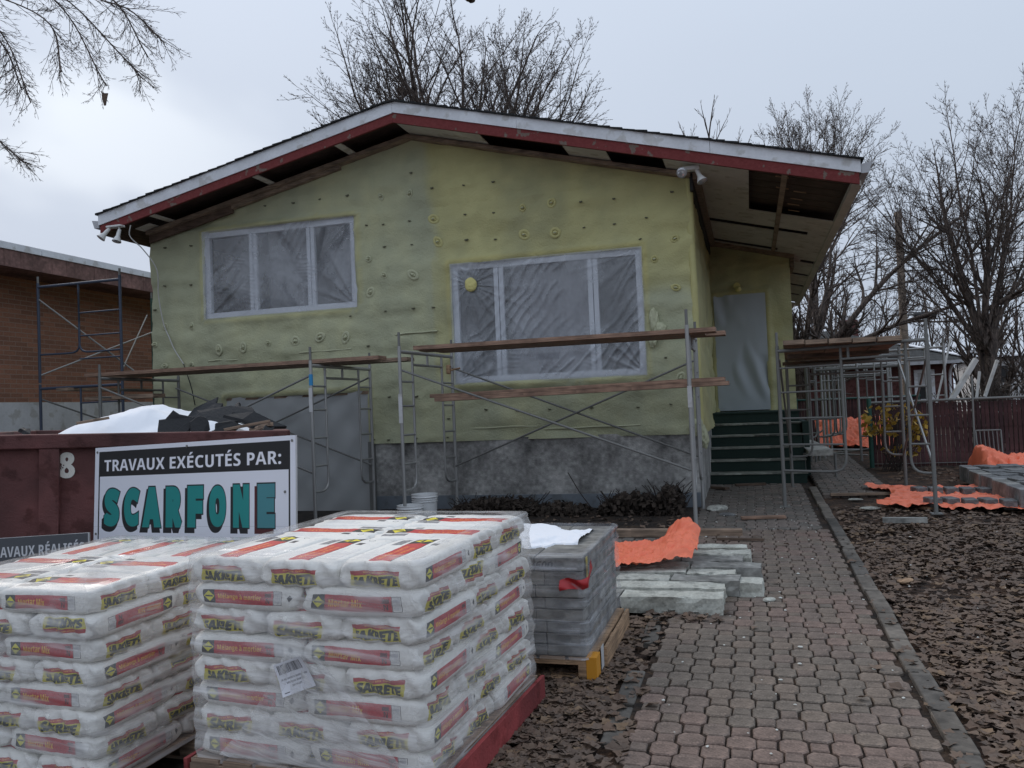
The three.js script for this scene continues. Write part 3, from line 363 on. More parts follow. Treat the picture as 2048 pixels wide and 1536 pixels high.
// ------------------------------------------------------------------ neighbour's brick house on the left
{
  const n = thing('brick_house', 'brown brick house with flat white-edged roof at far left', 'house');
  part('wall', box(-19, -11.5, 2.0, 4.1, -24, -2, 0), M.brick, n);
  part('foundation', box(-19, -11.47, -0.6, 2.0, -24.02, -1.98), M.concreteLight, n);
  part('soffit', box(-19, -10.75, 4.05, 4.10, -24.5, -1.5), M.brown, n);
  for (let z = -1.5, k = 0; z > -24.4; z -= 0.3, k++) part('fascia_panel', box(-10.745, -10.72 + (k % 3) * 0.002, 4.04, 4.30, z - 0.296, z), M.brown, n);
  for (let z = -1.5; z > -24.3; z -= 3.03) part('roof_edge', box(-10.76, -10.70, 4.30, 4.41, z - 3.02, z, 0.006), M.whiteMetal, n);
  part('roof', box(-19, -10.76, 4.30, 4.39, -24.5, -1.5), M.shingle, n);
}

// ------------------------------------------------------------------ skip, signs
{ // set askew on the drive: local x runs along its near end to the right corner, -z along its length
  const d = thing('dumpster', 'rusty dark red roll-off dumpster marked 8, heaped with snow', 'dumpster'), x0 = -2.45, x1 = 0, zf = 0, zb = -3.35, top = 1.47, y0 = 0.14;
  d.position.set(-3.36, 0, -5.42); d.rotation.set(0, 0.571, -0.028, 'YXZ'); d.updateMatrixWorld(true); const dW = (x, y, z) => V(x, y, z).applyMatrix4(d.matrixWorld).toArray();
  part('side_wall', box(x0, x1, y0 + 0.1, top - 0.08, zf - 0.05, zf, 0.004), M.rustRed, d); part('side_wall', box(x0, x1, y0 + 0.1, top - 0.08, zb, zb + 0.05), M.rustRed, d); part('end_wall', box(x1 - 0.05, x1 - 0.002, y0 + 0.1, top - 0.08, zb + 0.05, zf - 0.05), M.rustRed, d); part('end_wall', box(x0 + 0.002, x0 + 0.05, y0 + 0.1, top - 0.08, zb + 0.05, zf - 0.05), M.rustRed, d); part('floor', box(x0, x1, y0 + 0.02, y0 + 0.1, zb, zf), M.rustRed, d);
  for (const [a, b, c, e] of [[x0 - 0.03, x1 + 0.03, zf - 0.06, zf + 0.06], [x0 - 0.03, x1 + 0.03, zb - 0.06, zb + 0.06], [x1 - 0.06, x1 + 0.05, zb + 0.06, zf - 0.06], [x0 - 0.06, x0 + 0.06, zb + 0.06, zf - 0.06]]) part('top_rail', box(a, b, top - 0.10, top, c, e, 0.012), M.rustRed, d);
  for (let x = -2.34; x < -0.2; x += 0.74) part('rib', merge([box(x, x + 0.012, y0 + 0.1, top - 0.10, zf, zf + 0.05), box(x + 0.012, x + 0.108, y0 + 0.1, top - 0.10, zf + 0.038, zf + 0.051), box(x + 0.108, x + 0.12, y0 + 0.1, top - 0.10, zf, zf + 0.05)]), M.rustRed, d);
  part('skid', box(x0 + 0.4, x0 + 0.6, y0 - 0.06, y0 + 0.02, zb, zf), M.rustRed, d); part('skid', box(x1 - 0.6, x1 - 0.4, y0 - 0.06, y0 + 0.02, zb, zf), M.rustRed, d);
  const c = document.createElement('canvas'); c.width = c.height = 256; const k = c.getContext('2d'); k.clearRect(0, 0, 256, 256); k.fillStyle = k.strokeStyle = '#d9d6cd'; k.lineWidth = 14; k.font = 'bold 318px sans-serif'; k.textAlign = 'center'; k.textBaseline = 'alphabetic'; k.fillText('8', 128, 243); k.strokeText('8', 128, 243); k.globalCompositeOperation = 'destination-out'; const r = rng(77); for (let i = 0; i < 26; i++) { k.beginPath(); k.arc(40 + r() * 60, 120 + r() * 70, 1 + r() * 6, 0, 7); k.fill(); } for (let i = 0; i < 60; i++) { k.beginPath(); k.arc(r() * 256, r() * 256, r() * 2.4, 0, 7); k.fill(); }
  const t = new THREE.CanvasTexture(c); t.colorSpace = THREE.SRGBColorSpace;
  const num = new THREE.PlaneGeometry(0.155, 0.185); num.translate(-1.44, 1.255, zf + 0.004); part('number_mark', num, new THREE.MeshStandardMaterial({ map: t, transparent: true, roughness: 0.7 }), d).userData.label = 'white stencilled number 8';
  const snow = sheet(80, 60, (u, v) => { const x = lerp(x0 + 0.08, x1 - 0.08, u), z = lerp(-0.10, -3.2, v), e = smooth(v, 0, 0.22); const hump = 1.30 + 0.36 * Math.exp(-Math.pow((x + 1.1) / 0.62, 2)) * e + 0.10 * Math.exp(-Math.pow((x + 0.45) / 0.3, 2)) * e; return [x, hump + 0.12 * (fbm(x * 2.6, z * 2.6, 4, 5) - 0.5) + 0.05 * (fbm(x * 8, z * 8, 3, 9) - 0.5), z]; });
  const sh = piece('snow_heap', snow, M.snow, 'white snow heap lying in the dark red dumpster', 'snow'); sh.applyMatrix4(d.matrixWorld);
  const scrap = (s, w, h, tilt) => { const r2 = rng(s), pts = []; const n = 11; for (let i = 0; i < n; i++) { const a = i / n * Math.PI * 2; pts.push(new THREE.Vector2(Math.cos(a) * w * (0.6 + 0.7 * r2()), Math.sin(a) * h * (0.6 + 0.7 * r2()))); } const g = new THREE.ExtrudeGeometry(new THREE.Shape(pts), { depth: 0.02, bevelEnabled: true, bevelSize: 0.006, bevelThickness: 0.006, bevelSegments: 1, steps: 1 }); const p = g.attributes.position; for (let i = 0; i < p.count; i++) p.setZ(i, p.getZ(i) + 0.16 * (fbm(p.getX(i) * 5 + s, p.getY(i) * 5, 2, s) - 0.5)); g.rotateX(tilt); g.computeVertexNormals(); return tri(g); };
  const sc = [[-0.78, 1.50, -0.22, 0.15, 0.10, -0.5, 0.45, 'pointed black tar paper scrap leaning on dumpster rim'], [-0.60, 1.49, -0.2, 0.06, 0.09, -0.2, -0.25, 'small upright tar paper shard beside the pointed scrap'], [-0.45, 1.56, -0.75, 0.24, 0.12, -0.9, 0.1, 'large black roofing sheet on top of the snow heap'], [-0.22, 1.53, -0.6, 0.20, 0.10, -0.8, -0.35, 'bent black roofing sheet at right end of the snow'], [-0.42, 1.48, -0.2, 0.10, 0.05, -0.4, 0.1, 'low black tar paper lump on the dumpster rim'], [-0.62, 1.60, -1.1, 0.22, 0.08, -1.2, 0.4, 'flat black roofing sheet behind the large one'], [-0.12, 1.46, -0.3, 0.09, 0.04, -0.9, 0.6, 'small dark scrap at right corner of the dumpster'], [-0.33, 1.60, -0.95, 0.12, 0.09, -0.6, -0.5, 'curled roofing sheet rising behind the large one'], [-1.75, 1.50, -0.25, 0.06, 0.03, -0.9, 0.2, 'small scrap at left foot of the snow heap']];
  const bits = [[-0.30, 1.50, -0.15, 0.42, 0.06, 0.02, 0.35, 'thin grey lath lying across the dumpster rim'], [-0.16, 1.49, -0.45, 0.30, 0.05, 0.03, -0.5, 'short wooden offcut at right of the tar paper'], [-1.35, 1.56, -0.40, 0.22, 0.03, 0.02, 0.9, 'small stick poking from the snow heap']];
  bits.forEach(([x, y, z, w, h, t2, ry, lab]) => { const o = piece('wood_offcut', box(-w / 2, w / 2, -t2 / 2, t2 / 2, -h / 2, h / 2, 0.003), M.woodGrey, lab, 'wood scrap', 'wood scraps in the dumpster', dW(x, y, z), ry); o.rotation.z = 0.15; });
  sc.forEach(([x, y, z, w, h, tl, rz, lab], i) => { const o = piece('roofing_scrap', scrap(40 + i, w, h, tl), M.tar, lab, 'roofing scrap', 'roofing scraps in the dumpster', dW(x, y, z), 0.4 + 0.2 * i); o.rotation.z = rz; });
}
function canvasTex(w, h, draw) { const c = document.createElement('canvas'); c.width = w; c.height = h; draw(c.getContext('2d'), w, h); const t = new THREE.CanvasTexture(c); t.colorSpace = THREE.SRGBColorSpace; return t; }
function sq(k, text, x, y, w, h, font, fill, stroke, lw) { k.save(); k.font = font; k.textBaseline = 'alphabetic'; k.textAlign = 'left'; const m = k.measureText(text), th = m.actualBoundingBoxAscent + m.actualBoundingBoxDescent; k.translate(x, y); k.scale(w / m.width, h / th); if (stroke) { k.strokeStyle = stroke; k.lineWidth = lw; k.lineJoin = 'miter'; k.miterLimit = 1.8; k.strokeText(text, 0, th - m.actualBoundingBoxDescent); } k.fillStyle = fill; k.fillText(text, 0, th - m.actualBoundingBoxDescent); k.restore(); }
{ // large contractor's board
  const W = 1.80, Hh = 1.38, t = canvasTex(1360, 1043, (k, w, h) => {
    k.fillStyle = '#dcdee6'; k.fillRect(0, 0, w, h); k.strokeStyle = '#141416'; k.lineWidth = 9; k.strokeRect(36, 32, w - 72, h - 64);
    k.save(); k.scale(1, 0.82); k.fillStyle = '#141416'; k.fillRect(32, 26, w - 64, 152); sq(k, 'TRAVAUX EXÉCUTÉS PAR:', 72, 58, w - 150, 92, 'bold 120px sans-serif', '#e2e3ea');
    const L = 'SCARFONE', x0 = 84, step = (w - 164) / 8; for (const pass of [0, 1]) for (let i = 0; i < 8; i++) { const x = x0 + i * step, last = i === 7, lw = step - 44; const dark = last ? '#4c151a' : '#15161a', teal = last ? '#3f7f86' : '#128480'; if (!pass) sq(k, L[i], x - 12, 288, lw, 200, 'bold 300px sans-serif', dark, dark, 60); else { sq(k, L[i], x, 268, lw, 196, 'bold 300px sans-serif', teal, '#101418', 58); sq(k, L[i], x, 268, lw, 196, 'bold 300px sans-serif', teal, teal, 42); } }
    k.fillStyle = '#141416'; k.fillRect(w * 0.765, 571, w * 0.205, 150); k.strokeStyle = '#dcdee6'; k.lineWidth = 9; k.beginPath(); k.arc(w * 0.80, 628, 30, 0, 7); k.stroke();
    k.strokeStyle = 'rgba(120,122,130,0.35)'; k.lineWidth = 2; k.beginPath(); k.moveTo(0, 482); k.lineTo(w, 475); k.stroke(); k.restore();
  });
  const g = thing('contractor_sign', 'large white board with teal lettering leaning on the dumpster', 'sign');
  const board = new THREE.BoxGeometry(W, Hh, 0.012); board.translate(0, Hh / 2, 0); part('board', tri(board), M.houseWhite, g);
  const f = new THREE.PlaneGeometry(W, Hh); f.translate(0, Hh / 2, 0.0075); part('printed_face', f, new THREE.MeshStandardMaterial({ map: t, roughness: 0.55 }), g);
  for (const [x, y] of [[-0.875, 1.35], [0.875, 1.35], [-0.875, 0.81], [0.82, 1.06], [0, 1.355], [0.875, 0.5]]) part('screw', new THREE.CylinderGeometry(0.008, 0.008, 0.006, 8).rotateX(Math.PI / 2).translate(x, y, 0.0095), M.galvDull, g);
  g.position.set(-3.36, 0.055, -4.32); g.rotation.set(-0.07, -0.2245, 0.028, 'YXZ');
  const t2 = canvasTex(640, 600, (k, w, h) => { k.fillStyle = '#4a4d52'; k.fillRect(0, 0, w, h); sq(k, 'TRAVAUX RÉALISÉS', 18, 36, w - 46, 82, 'bold 110px sans-serif', '#c6c8cc'); k.fillStyle = '#b9bbc0'; k.fillRect(w - 5, 0, 5, h); });
  const s2 = thing('grey_sign', 'grey board lettered TRAVAUX RÉALISÉS behind the left bag pallet', 'sign'); const b2 = new THREE.BoxGeometry(0.64, 0.60, 0.012); b2.translate(0, 0.30, 0); part('board', tri(b2), M.houseWhite, s2); const f2 = new THREE.PlaneGeometry(0.635, 0.595); f2.translate(0, 0.30, 0.0075); part('printed_face', f2, new THREE.MeshStandardMaterial({ map: t2, roughness: 0.5 }), s2);
  for (const x of [-0.24, 0.24]) part('stake', box(x - 0.02, x + 0.02, -0.30, 0.5, -0.03, -0.006), M.woodGrey, s2);
  s2.position.set(-4.24, 0.295, -4.10); s2.rotation.set(-0.06, 0.30, 0.02, 'YXZ');
}

// ------------------------------------------------------------------ bags of mortar on pallets
const BL = 0.49, BW = 0.34, BH = 0.099;
const bagTex = canvasTex(2048, 1560, (k, w, h) => {
  const S1 = 3000; k.fillStyle = '#e4e2dc'; k.fillRect(0, 0, w, h); const r = rng(3);
  const dia = (x, y, s, c) => { k.fillStyle = c; k.beginPath(); k.moveTo(x, y - s); k.lineTo(x + s * 0.8, y); k.lineTo(x, y + s); k.lineTo(x - s * 0.8, y); k.fill(); };
  // top 0..1470 x 0..1020
  k.fillStyle = '#1b1b1d'; k.fillRect(60, 330, 1350, 300); k.fillStyle = '#b8272b'; k.fillRect(60, 330, 1000, 285); sq(k, 'MÉLANGE À MORTIER', 130, 376, 780, 70, 'bold 70px sans-serif', '#e0862e'); sq(k, 'TYPE N MORTAR MIX', 250, 500, 600, 60, 'bold 70px sans-serif', '#e0862e'); dia(1240, 480, 138, '#e3d32c'); k.fillStyle = '#1b1b1d'; k.fillRect(1160, 455, 160, 44);
  k.fillStyle = '#8b8b8e'; k.fillRect(980, 130, 380, 150); for (let i = 0; i < 40; i++) { k.fillStyle = `rgba(40,40,44,${r() * 0.5})`; k.fillRect(980 + r() * 360, 130 + r() * 140, 30, 20); }
  k.fillStyle = '#b6b7bd'; for (let i = 0; i < 8; i++) k.fillRect(140, 680 + i * 34, 420 + r() * 300, 10); for (let i = 0; i < 7; i++) k.fillRect(140, 100 + i * 30, 380 + r() * 260, 8); k.fillStyle = '#34343a'; k.fillRect(980, 690, 130, 90); k.strokeStyle = '#34343a'; k.lineWidth = 8; k.beginPath(); k.arc(1300, 760, 42, 0, 7); k.stroke();
  // long side, French 0..1470 x 1040..1290
  const side = (y0, name) => { const y = 0; k.save(); k.translate(0, y0); k.scale(1, 0.66); k.fillStyle = '#1d1d20'; k.fillRect(110, y, 170, 240); dia(195, y + 120, 96, '#d8d02e'); k.fillStyle = '#1d1d20'; k.fillRect(140, y + 108, 110, 26); k.fillStyle = '#b3232f'; k.fillRect(280, y, 850, 240); sq(k, name, 320, y + 66, name.length > 12 ? 640 : 440, 120, 'bold 110px sans-serif', '#e0b234'); k.fillStyle = '#57121c'; k.fillRect(1010, y + 40, 90, 66); sq(k, 'N', 1020, y + 120, 70, 90, 'bold 110px sans-serif', '#2b0c12'); k.strokeStyle = '#2a2a2e'; k.lineWidth = 7; k.strokeRect(1136, y + 8, 112, 224); k.fillStyle = '#9c9ca2'; for (let i = 0; i < 14; i++) k.fillRect(1146, y + 20 + i * 14, 90, 5 + 6 * r()); k.restore(); };
  side(1084, 'Mélange à mortier'); dia(1350, 1160, 44, '#26262a'); k.strokeStyle = 'rgba(120,120,128,0.6)'; 
  side(1344, 'Mortar Mix');
  // end 1490..2048 (scaled), 0..
  k.fillStyle = '#c4b733'; k.fillRect(1560, 84, 350, 118); k.fillStyle = '#a52a2c'; k.fillRect(1560, 48, 350, 40); sq(k, 'Mortar Mix  Type N', 1650, 56, 170, 22, 'bold 30px sans-serif', '#e0a03a'); sq(k, 'SAKRETE', 1584, 104, 306, 84, 'bold 100px sans-serif', '#1c2418', '#1c2418', 9);
});
bagTex.wrapS = bagTex.wrapT = THREE.ClampToEdgeWrapping;
const bagM = new THREE.MeshPhysicalMaterial({ map: bagTex, roughness: 0.62, side: THREE.DoubleSide, bumpMap: texes.crease, bumpScale: 0.004 });
function bagGeo(seed) { // filled paper sack: flat rounded block with gathered ends
  const g = new THREE.BoxGeometry(2, 2, 2, 28, 8, 20), p = g.attributes.position, n = g.attributes.normal, uv = g.attributes.uv;
  for (let i = 0; i < p.count; i++) {
    let x = p.getX(i), y = p.getY(i), z = p.getZ(i); const nx = n.getX(i), ny = n.getY(i), nz = n.getZ(i);
    // uv by face of the block
    let u = uv.getX(i), v = uv.getY(i), U, T;
    if (Math.abs(ny) > 0.5) { U = u * 1470; T = (1 - v) * 1020; } else if (nz > 0.5) { U = u * 1470; T = lerp(1300, 1026, v); } else if (nz < -0.5) { U = u * 1470; T = lerp(1556, 1290, v); } else { U = 1490 + u * 556; T = lerp(222, -28, v); if (T < 2) T = 2; }
    uv.setXY(i, clamp(U, 1, 2046) / 2048, 1 - clamp(T, 1, 1558) / 1560);
    const ex = Math.abs(x), ez = Math.abs(z), ey = Math.abs(y);
    const rx = 1 - 0.035 * Math.pow(ey, 6) - 0.03 * Math.pow(ez, 10), rz = 1 - 0.05 * Math.pow(ey, 6) - 0.04 * Math.pow(ex, 10), ry = 1 - 0.13 * Math.pow(ex, 9) - 0.11 * Math.pow(ez, 9) - 0.10 * Math.pow(ex * ez, 6);
    x *= rx; z *= rz; y *= ry;
    const w = 0.26 * (fbm(x * 1.4 + seed * 3, z * 1.2 + y, 3, seed) - 0.5), w2 = 0.10 * (fbm(x * 7 + seed, z * 7 + y * 5, 3, seed + 4) - 0.5), cr = 0.04 * Math.pow(ex, 4) * Math.sin(z * 13 + seed + 3 * y) + 0.03 * (fbm(z * 5 + seed, y * 3, 2, seed) - 0.5);
    p.setXYZ(i, (x + cr * Math.sign(x)) * BL / 2 * 1.015 + w2 * 0.03, y * BH / 2 * 1.10 + (w + w2) * BH / 2 * (y > -0.6 ? 1 : 0.4), z * BW / 2 * 1.015 + w2 * 0.05 + w * 0.02);
  }
  return smoothNormals(g);
}
const bagGeos = [1, 2, 3, 4, 5, 6].map(bagGeo);
const ordinals = ['top', 'second', 'third', 'fourth', 'fifth', 'sixth', 'seventh', 'bottom'];
function palletMat(origin, ry) { return new THREE.Matrix4().makeTranslation(...origin).multiply(new THREE.Matrix4().makeRotationY(ry)).multiply(new THREE.Matrix4().makeRotationX(0.02)); }
function palletGroup(name, label, mtx, W, L, topM, sideM, sideLabel) { // origin at front left ground corner, x right, -z away
  const g = thing(name, label, 'pallet', 'wooden pallets'); g.applyMatrix4(mtx);
  const n = 7, bw = W / n; for (let i = 0; i < n; i++) part('deck_board', box(i * bw + 0.008, (i + 1) * bw - 0.012, 0.108, 0.128, -L, 0, 0.002), topM, g);
  for (const z of [-0.045, -L / 2, -L + 0.045]) for (const x of [0, W / 2 - 0.05, W - 0.1]) part('block', box(x, x + 0.1, 0.02, 0.088, z - 0.045, z + 0.045, 0.003), topM, g);
  for (const z of [-0.09, -L / 2 - 0.045, -L]) part('bottom_board', box(0, W, 0, 0.02, z, z + 0.09, 0.002), topM, g);
  for (const z of [-0.09, -L / 2 - 0.045, -L]) part('stringer', box(0, W, 0.088, 0.108, z, z + 0.09, 0.002), topM, g);
  if (sideM) { for (const x of [-0.022, W + 0.002]) part('side_board', box(x, x + 0.02, 0.01, 0.128, -L - 0.01, 0.01, 0.003), sideM, g).userData.label = sideLabel; }
  return g;
}
function bagLoad(which, mtx, topIsA, W, L) {
  const r = rng(which === 'left' ? 500 : 600), q = new THREE.Matrix4(), e = new THREE.Euler(); let n = 0;
  const where = which === 'left' ? 'left bag pallet' : 'right bag pallet';
  for (let k = 0; k < 8; k++) {
    const A = (k % 2 === 0) === topIsA, y = 0.13 + (7 - k + 0.5) * BH, cells = [];
    // A: three bags end-on in front, four lying crosswise behind; B: the same turned about
    if (A) { for (let i = 0; i < 3; i++) cells.push([BW * (i + 0.5), -BL / 2, 1, ['left', 'middle', 'right'][i] + ' of three front ends']); for (let j = 0; j < 2; j++) for (let i = 0; i < 2; i++) cells.push([W * (i + 0.5) / 2, -(BL + BW * (j + 0.5)), 0, (i ? 'right' : 'left') + ' side, ' + (j ? 'rear' : 'second from front')]); }
    else { for (let j = 0; j < 2; j++) for (let i = 0; i < 2; i++) cells.push([W * (i + 0.5) / 2, -(BW * (j + 0.5)), 0, (i ? 'right' : 'left') + (j ? ' side, second from front' : ' of two front sides')]); for (let i = 0; i < 3; i++) cells.push([BW * (i + 0.5), -(2 * BW + BL / 2), 1, ['left', 'middle', 'right'][i] + ' at the rear']); }
    for (const [x, z, turn, spot] of cells) {
      const flip = r() > 0.5 ? Math.PI : 0, upside = r() > 0.93 ? Math.PI : 0;
      const fl = !turn ? (x > W / 2 ? Math.PI * (r() > 0.1 ? 1 : 0) : 0) * 1 : (r() > 0.5 ? Math.PI : 0);
      const ry = turn ? Math.PI / 2 + (which === 'right' ? 0 : Math.PI) * (r() > 0.3 ? 0 : 0) + (r() > 0.85 ? 0 : 0) : 0;
      q.makeRotationFromEuler(e.set(upside, 0, 0)); const rot = new THREE.Matrix4().makeRotationY(ry + (turn ? 0 : (x > W / 2 ? Math.PI : 0)) + (r() - 0.5) * 0.07).multiply(q); rot.setPosition(x + (r() - 0.5) * 0.022, y + (r() - 0.5) * 0.004, z + (r() - 0.5) * 0.022);
      const m = new THREE.Mesh(bagGeos[Math.floor(r() * 6)], bagM); shade(m); m.name = numbered('mortar_bag'); m.applyMatrix4(mtx.clone().multiply(rot)); scene.add(m);
      tag(m, `white mortar bag, ${ordinals[k]} layer of ${where}, ${spot}`, 'cement bag', 'mortar mix bags on pallets');
    }
  }
}
function wrapShell(W, L, H, y0, over, seed, tuck = 0) { // stretch film pulled round the load
  const o = 0.016, nU = 280, nV = 110, per = 2 * (W + L);
  const pt = (s) => { s = mod(s, per); if (s < W) return [s, 0, 0, 1]; if (s < W + L) return [W, -(s - W), 1, 0]; if (s < 2 * W + L) return [W - (s - W - L), -L, 0, -1]; return [0, -L + (s - 2 * W - L), -1, 0]; };
  return sheet(nU, nV, (u, v) => {
    const s = u * per, [x, z, nx, nz] = pt(s), cr = 0.05, c = Math.min(mod(s, per), 1e9); let y = y0 + v * (H + 0.0), inn = 0;
    if (v > 0.9) { const t = (v - 0.9) / 0.1; y = y0 + H + 0.012 * Math.sin(t * 1.5) - 0.0 * t; inn = t * over; if (t > 0.01) y = y0 + H * 1.0 + 0.012 + 0.012 * t * fbm(x * 9 + z * 7, t * 3, 2, seed); } else y = y0 + (v / 0.9) * H;
    const lay = Math.abs(Math.sin((y - 0.13) / BH * Math.PI)), b = o + 0.012 * lay + 0.014 * (fbm(s * 2, y * 4, 3, seed) - 0.5) + 0.007 * Math.pow(Math.abs(Math.sin((y + 0.10 * s) * 48 + 6 * fbm(s * 2.5, y * 3, 3, seed + 3))), 4) * smooth(fbm(s * 1.6, y * 3, 3, seed + 5), 0.35, 0.6);
    let X = x + nx * b, Z = z + nz * b; // soften corners and pull the rim in over the top
    const cx = W / 2, cz = -L / 2; X = cx + (X - cx) * (1 - inn / W * 2); Z = cz + (Z - cz) * (1 - inn / L * 2);
    return [X, y, Z];
  });
}
function filmUV(g, sx, sy, slant = 0.06) { const p = g.attributes.position, uv = g.attributes.uv, a = uv.clone(); for (let i = 0; i < p.count; i++) uv.setXY(i, a.getX(i) * sx, a.getY(i) * sy + a.getX(i) * sx * slant); return g; }
const PW = 1.02, PL = 1.17;
for (const [which, pos, ry, topA] of [['right', [-2.20, ground(-1.7, -2.9) + 0.0, -2.905], -0.075, true], ['left', [-2.61 - PW * 0.998, ground(-3, -2.8) + 0.008, -2.86], -0.045, false]]) {
  const mtx = palletMat(pos, ry);
  palletGroup(which === 'right' ? 'red_pallet' : 'bag_pallet', which === 'right' ? 'wooden pallet with red sides under the right bag stack' : 'wooden pallet under the left bag stack', mtx.clone().multiply(new THREE.Matrix4().makeTranslation(-0.03, 0, 0.03)), PW + 0.06, PL + 0.05, M.woodGrey, which === 'right' ? mapped([0.22, 0.035, 0.035], texes.rust) : null, 'red painted side board');
  bagLoad(which, mtx, topA, PW, PL);
  const f = filmUV(wrapShell(PW, PL, 8 * BH + 0.02, 0.115, which === 'left' ? 0.42 : 0.10, which === 'left' ? 31 : 37), 4.4, 1.0);
  const w = piece('stretch_wrap', f, M.wrap, `clear stretch film wound round the ${which} bag stack`, 'plastic wrap', 'stretch wrap on pallets'); w.applyMatrix4(mtx);
  if (which === 'right') { // pallet ticket under the film's loose flap
    const t = canvasTex(512, 420, (k, w2, h) => { k.fillStyle = '#e3e4ea'; k.fillRect(0, 0, w2, h); const r = rng(4); let x = 40; while (x < 450) { const b = 4 + r() * 10; k.fillStyle = '#17171a'; k.fillRect(x, 30, b, 120); x += b + 4 + r() * 9; } k.fillStyle = '#26262c'; for (const [s, y, fs] of [['30 KG SAKRETE MORTAR MIX', 230, 32], ['MELANGE MORTIER', 280, 32], ['56/PALLET', 330, 32]]) { k.font = `bold ${fs}px sans-serif`; k.textAlign = 'center'; k.fillText(s, 256, y); } k.fillRect(40, 380, 80, 10); });
    const g = sheet(12, 10, (u, v) => [(u - 0.5) * 0.155, (v - 0.5) * 0.125, 0.02 * Math.pow(u + v - 0.7, 2)]); const m = piece('pallet_ticket', g, new THREE.MeshStandardMaterial({ map: t, roughness: 0.6, side: THREE.DoubleSide }), 'white barcode ticket hanging on the right bag stack', 'label'); m.applyMatrix4(mtx.clone().multiply(new THREE.Matrix4().makeTranslation(0.50, 0.50, 0.045)).multiply(new THREE.Matrix4().makeRotationZ(0.36)));
    const fl = sheet(30, 30, (u, v) => { const x = 0.32 + 0.62 * u - 0.16 * (1 - v) * (1 - u), y = 0.16 + 0.42 * v; const k2 = Math.abs((u - 0.45)) * 1.2 * (1 - v); return [0.50 + (x - 0.50) * (0.25 + 0.85 * (1 - v)), y, 0.036 + 0.012 * Math.abs(Math.sin(u * 17 + v * 3)) + 0.008 * fbm(u * 6, v * 6, 2, 5)]; }); const lf = piece('loose_film', filmUV(fl, 0.6, 1.1, 0.6), M.wrap, 'loose flap of crumpled clear film below the ticket', 'plastic wrap'); lf.applyMatrix4(mtx);
  }
}

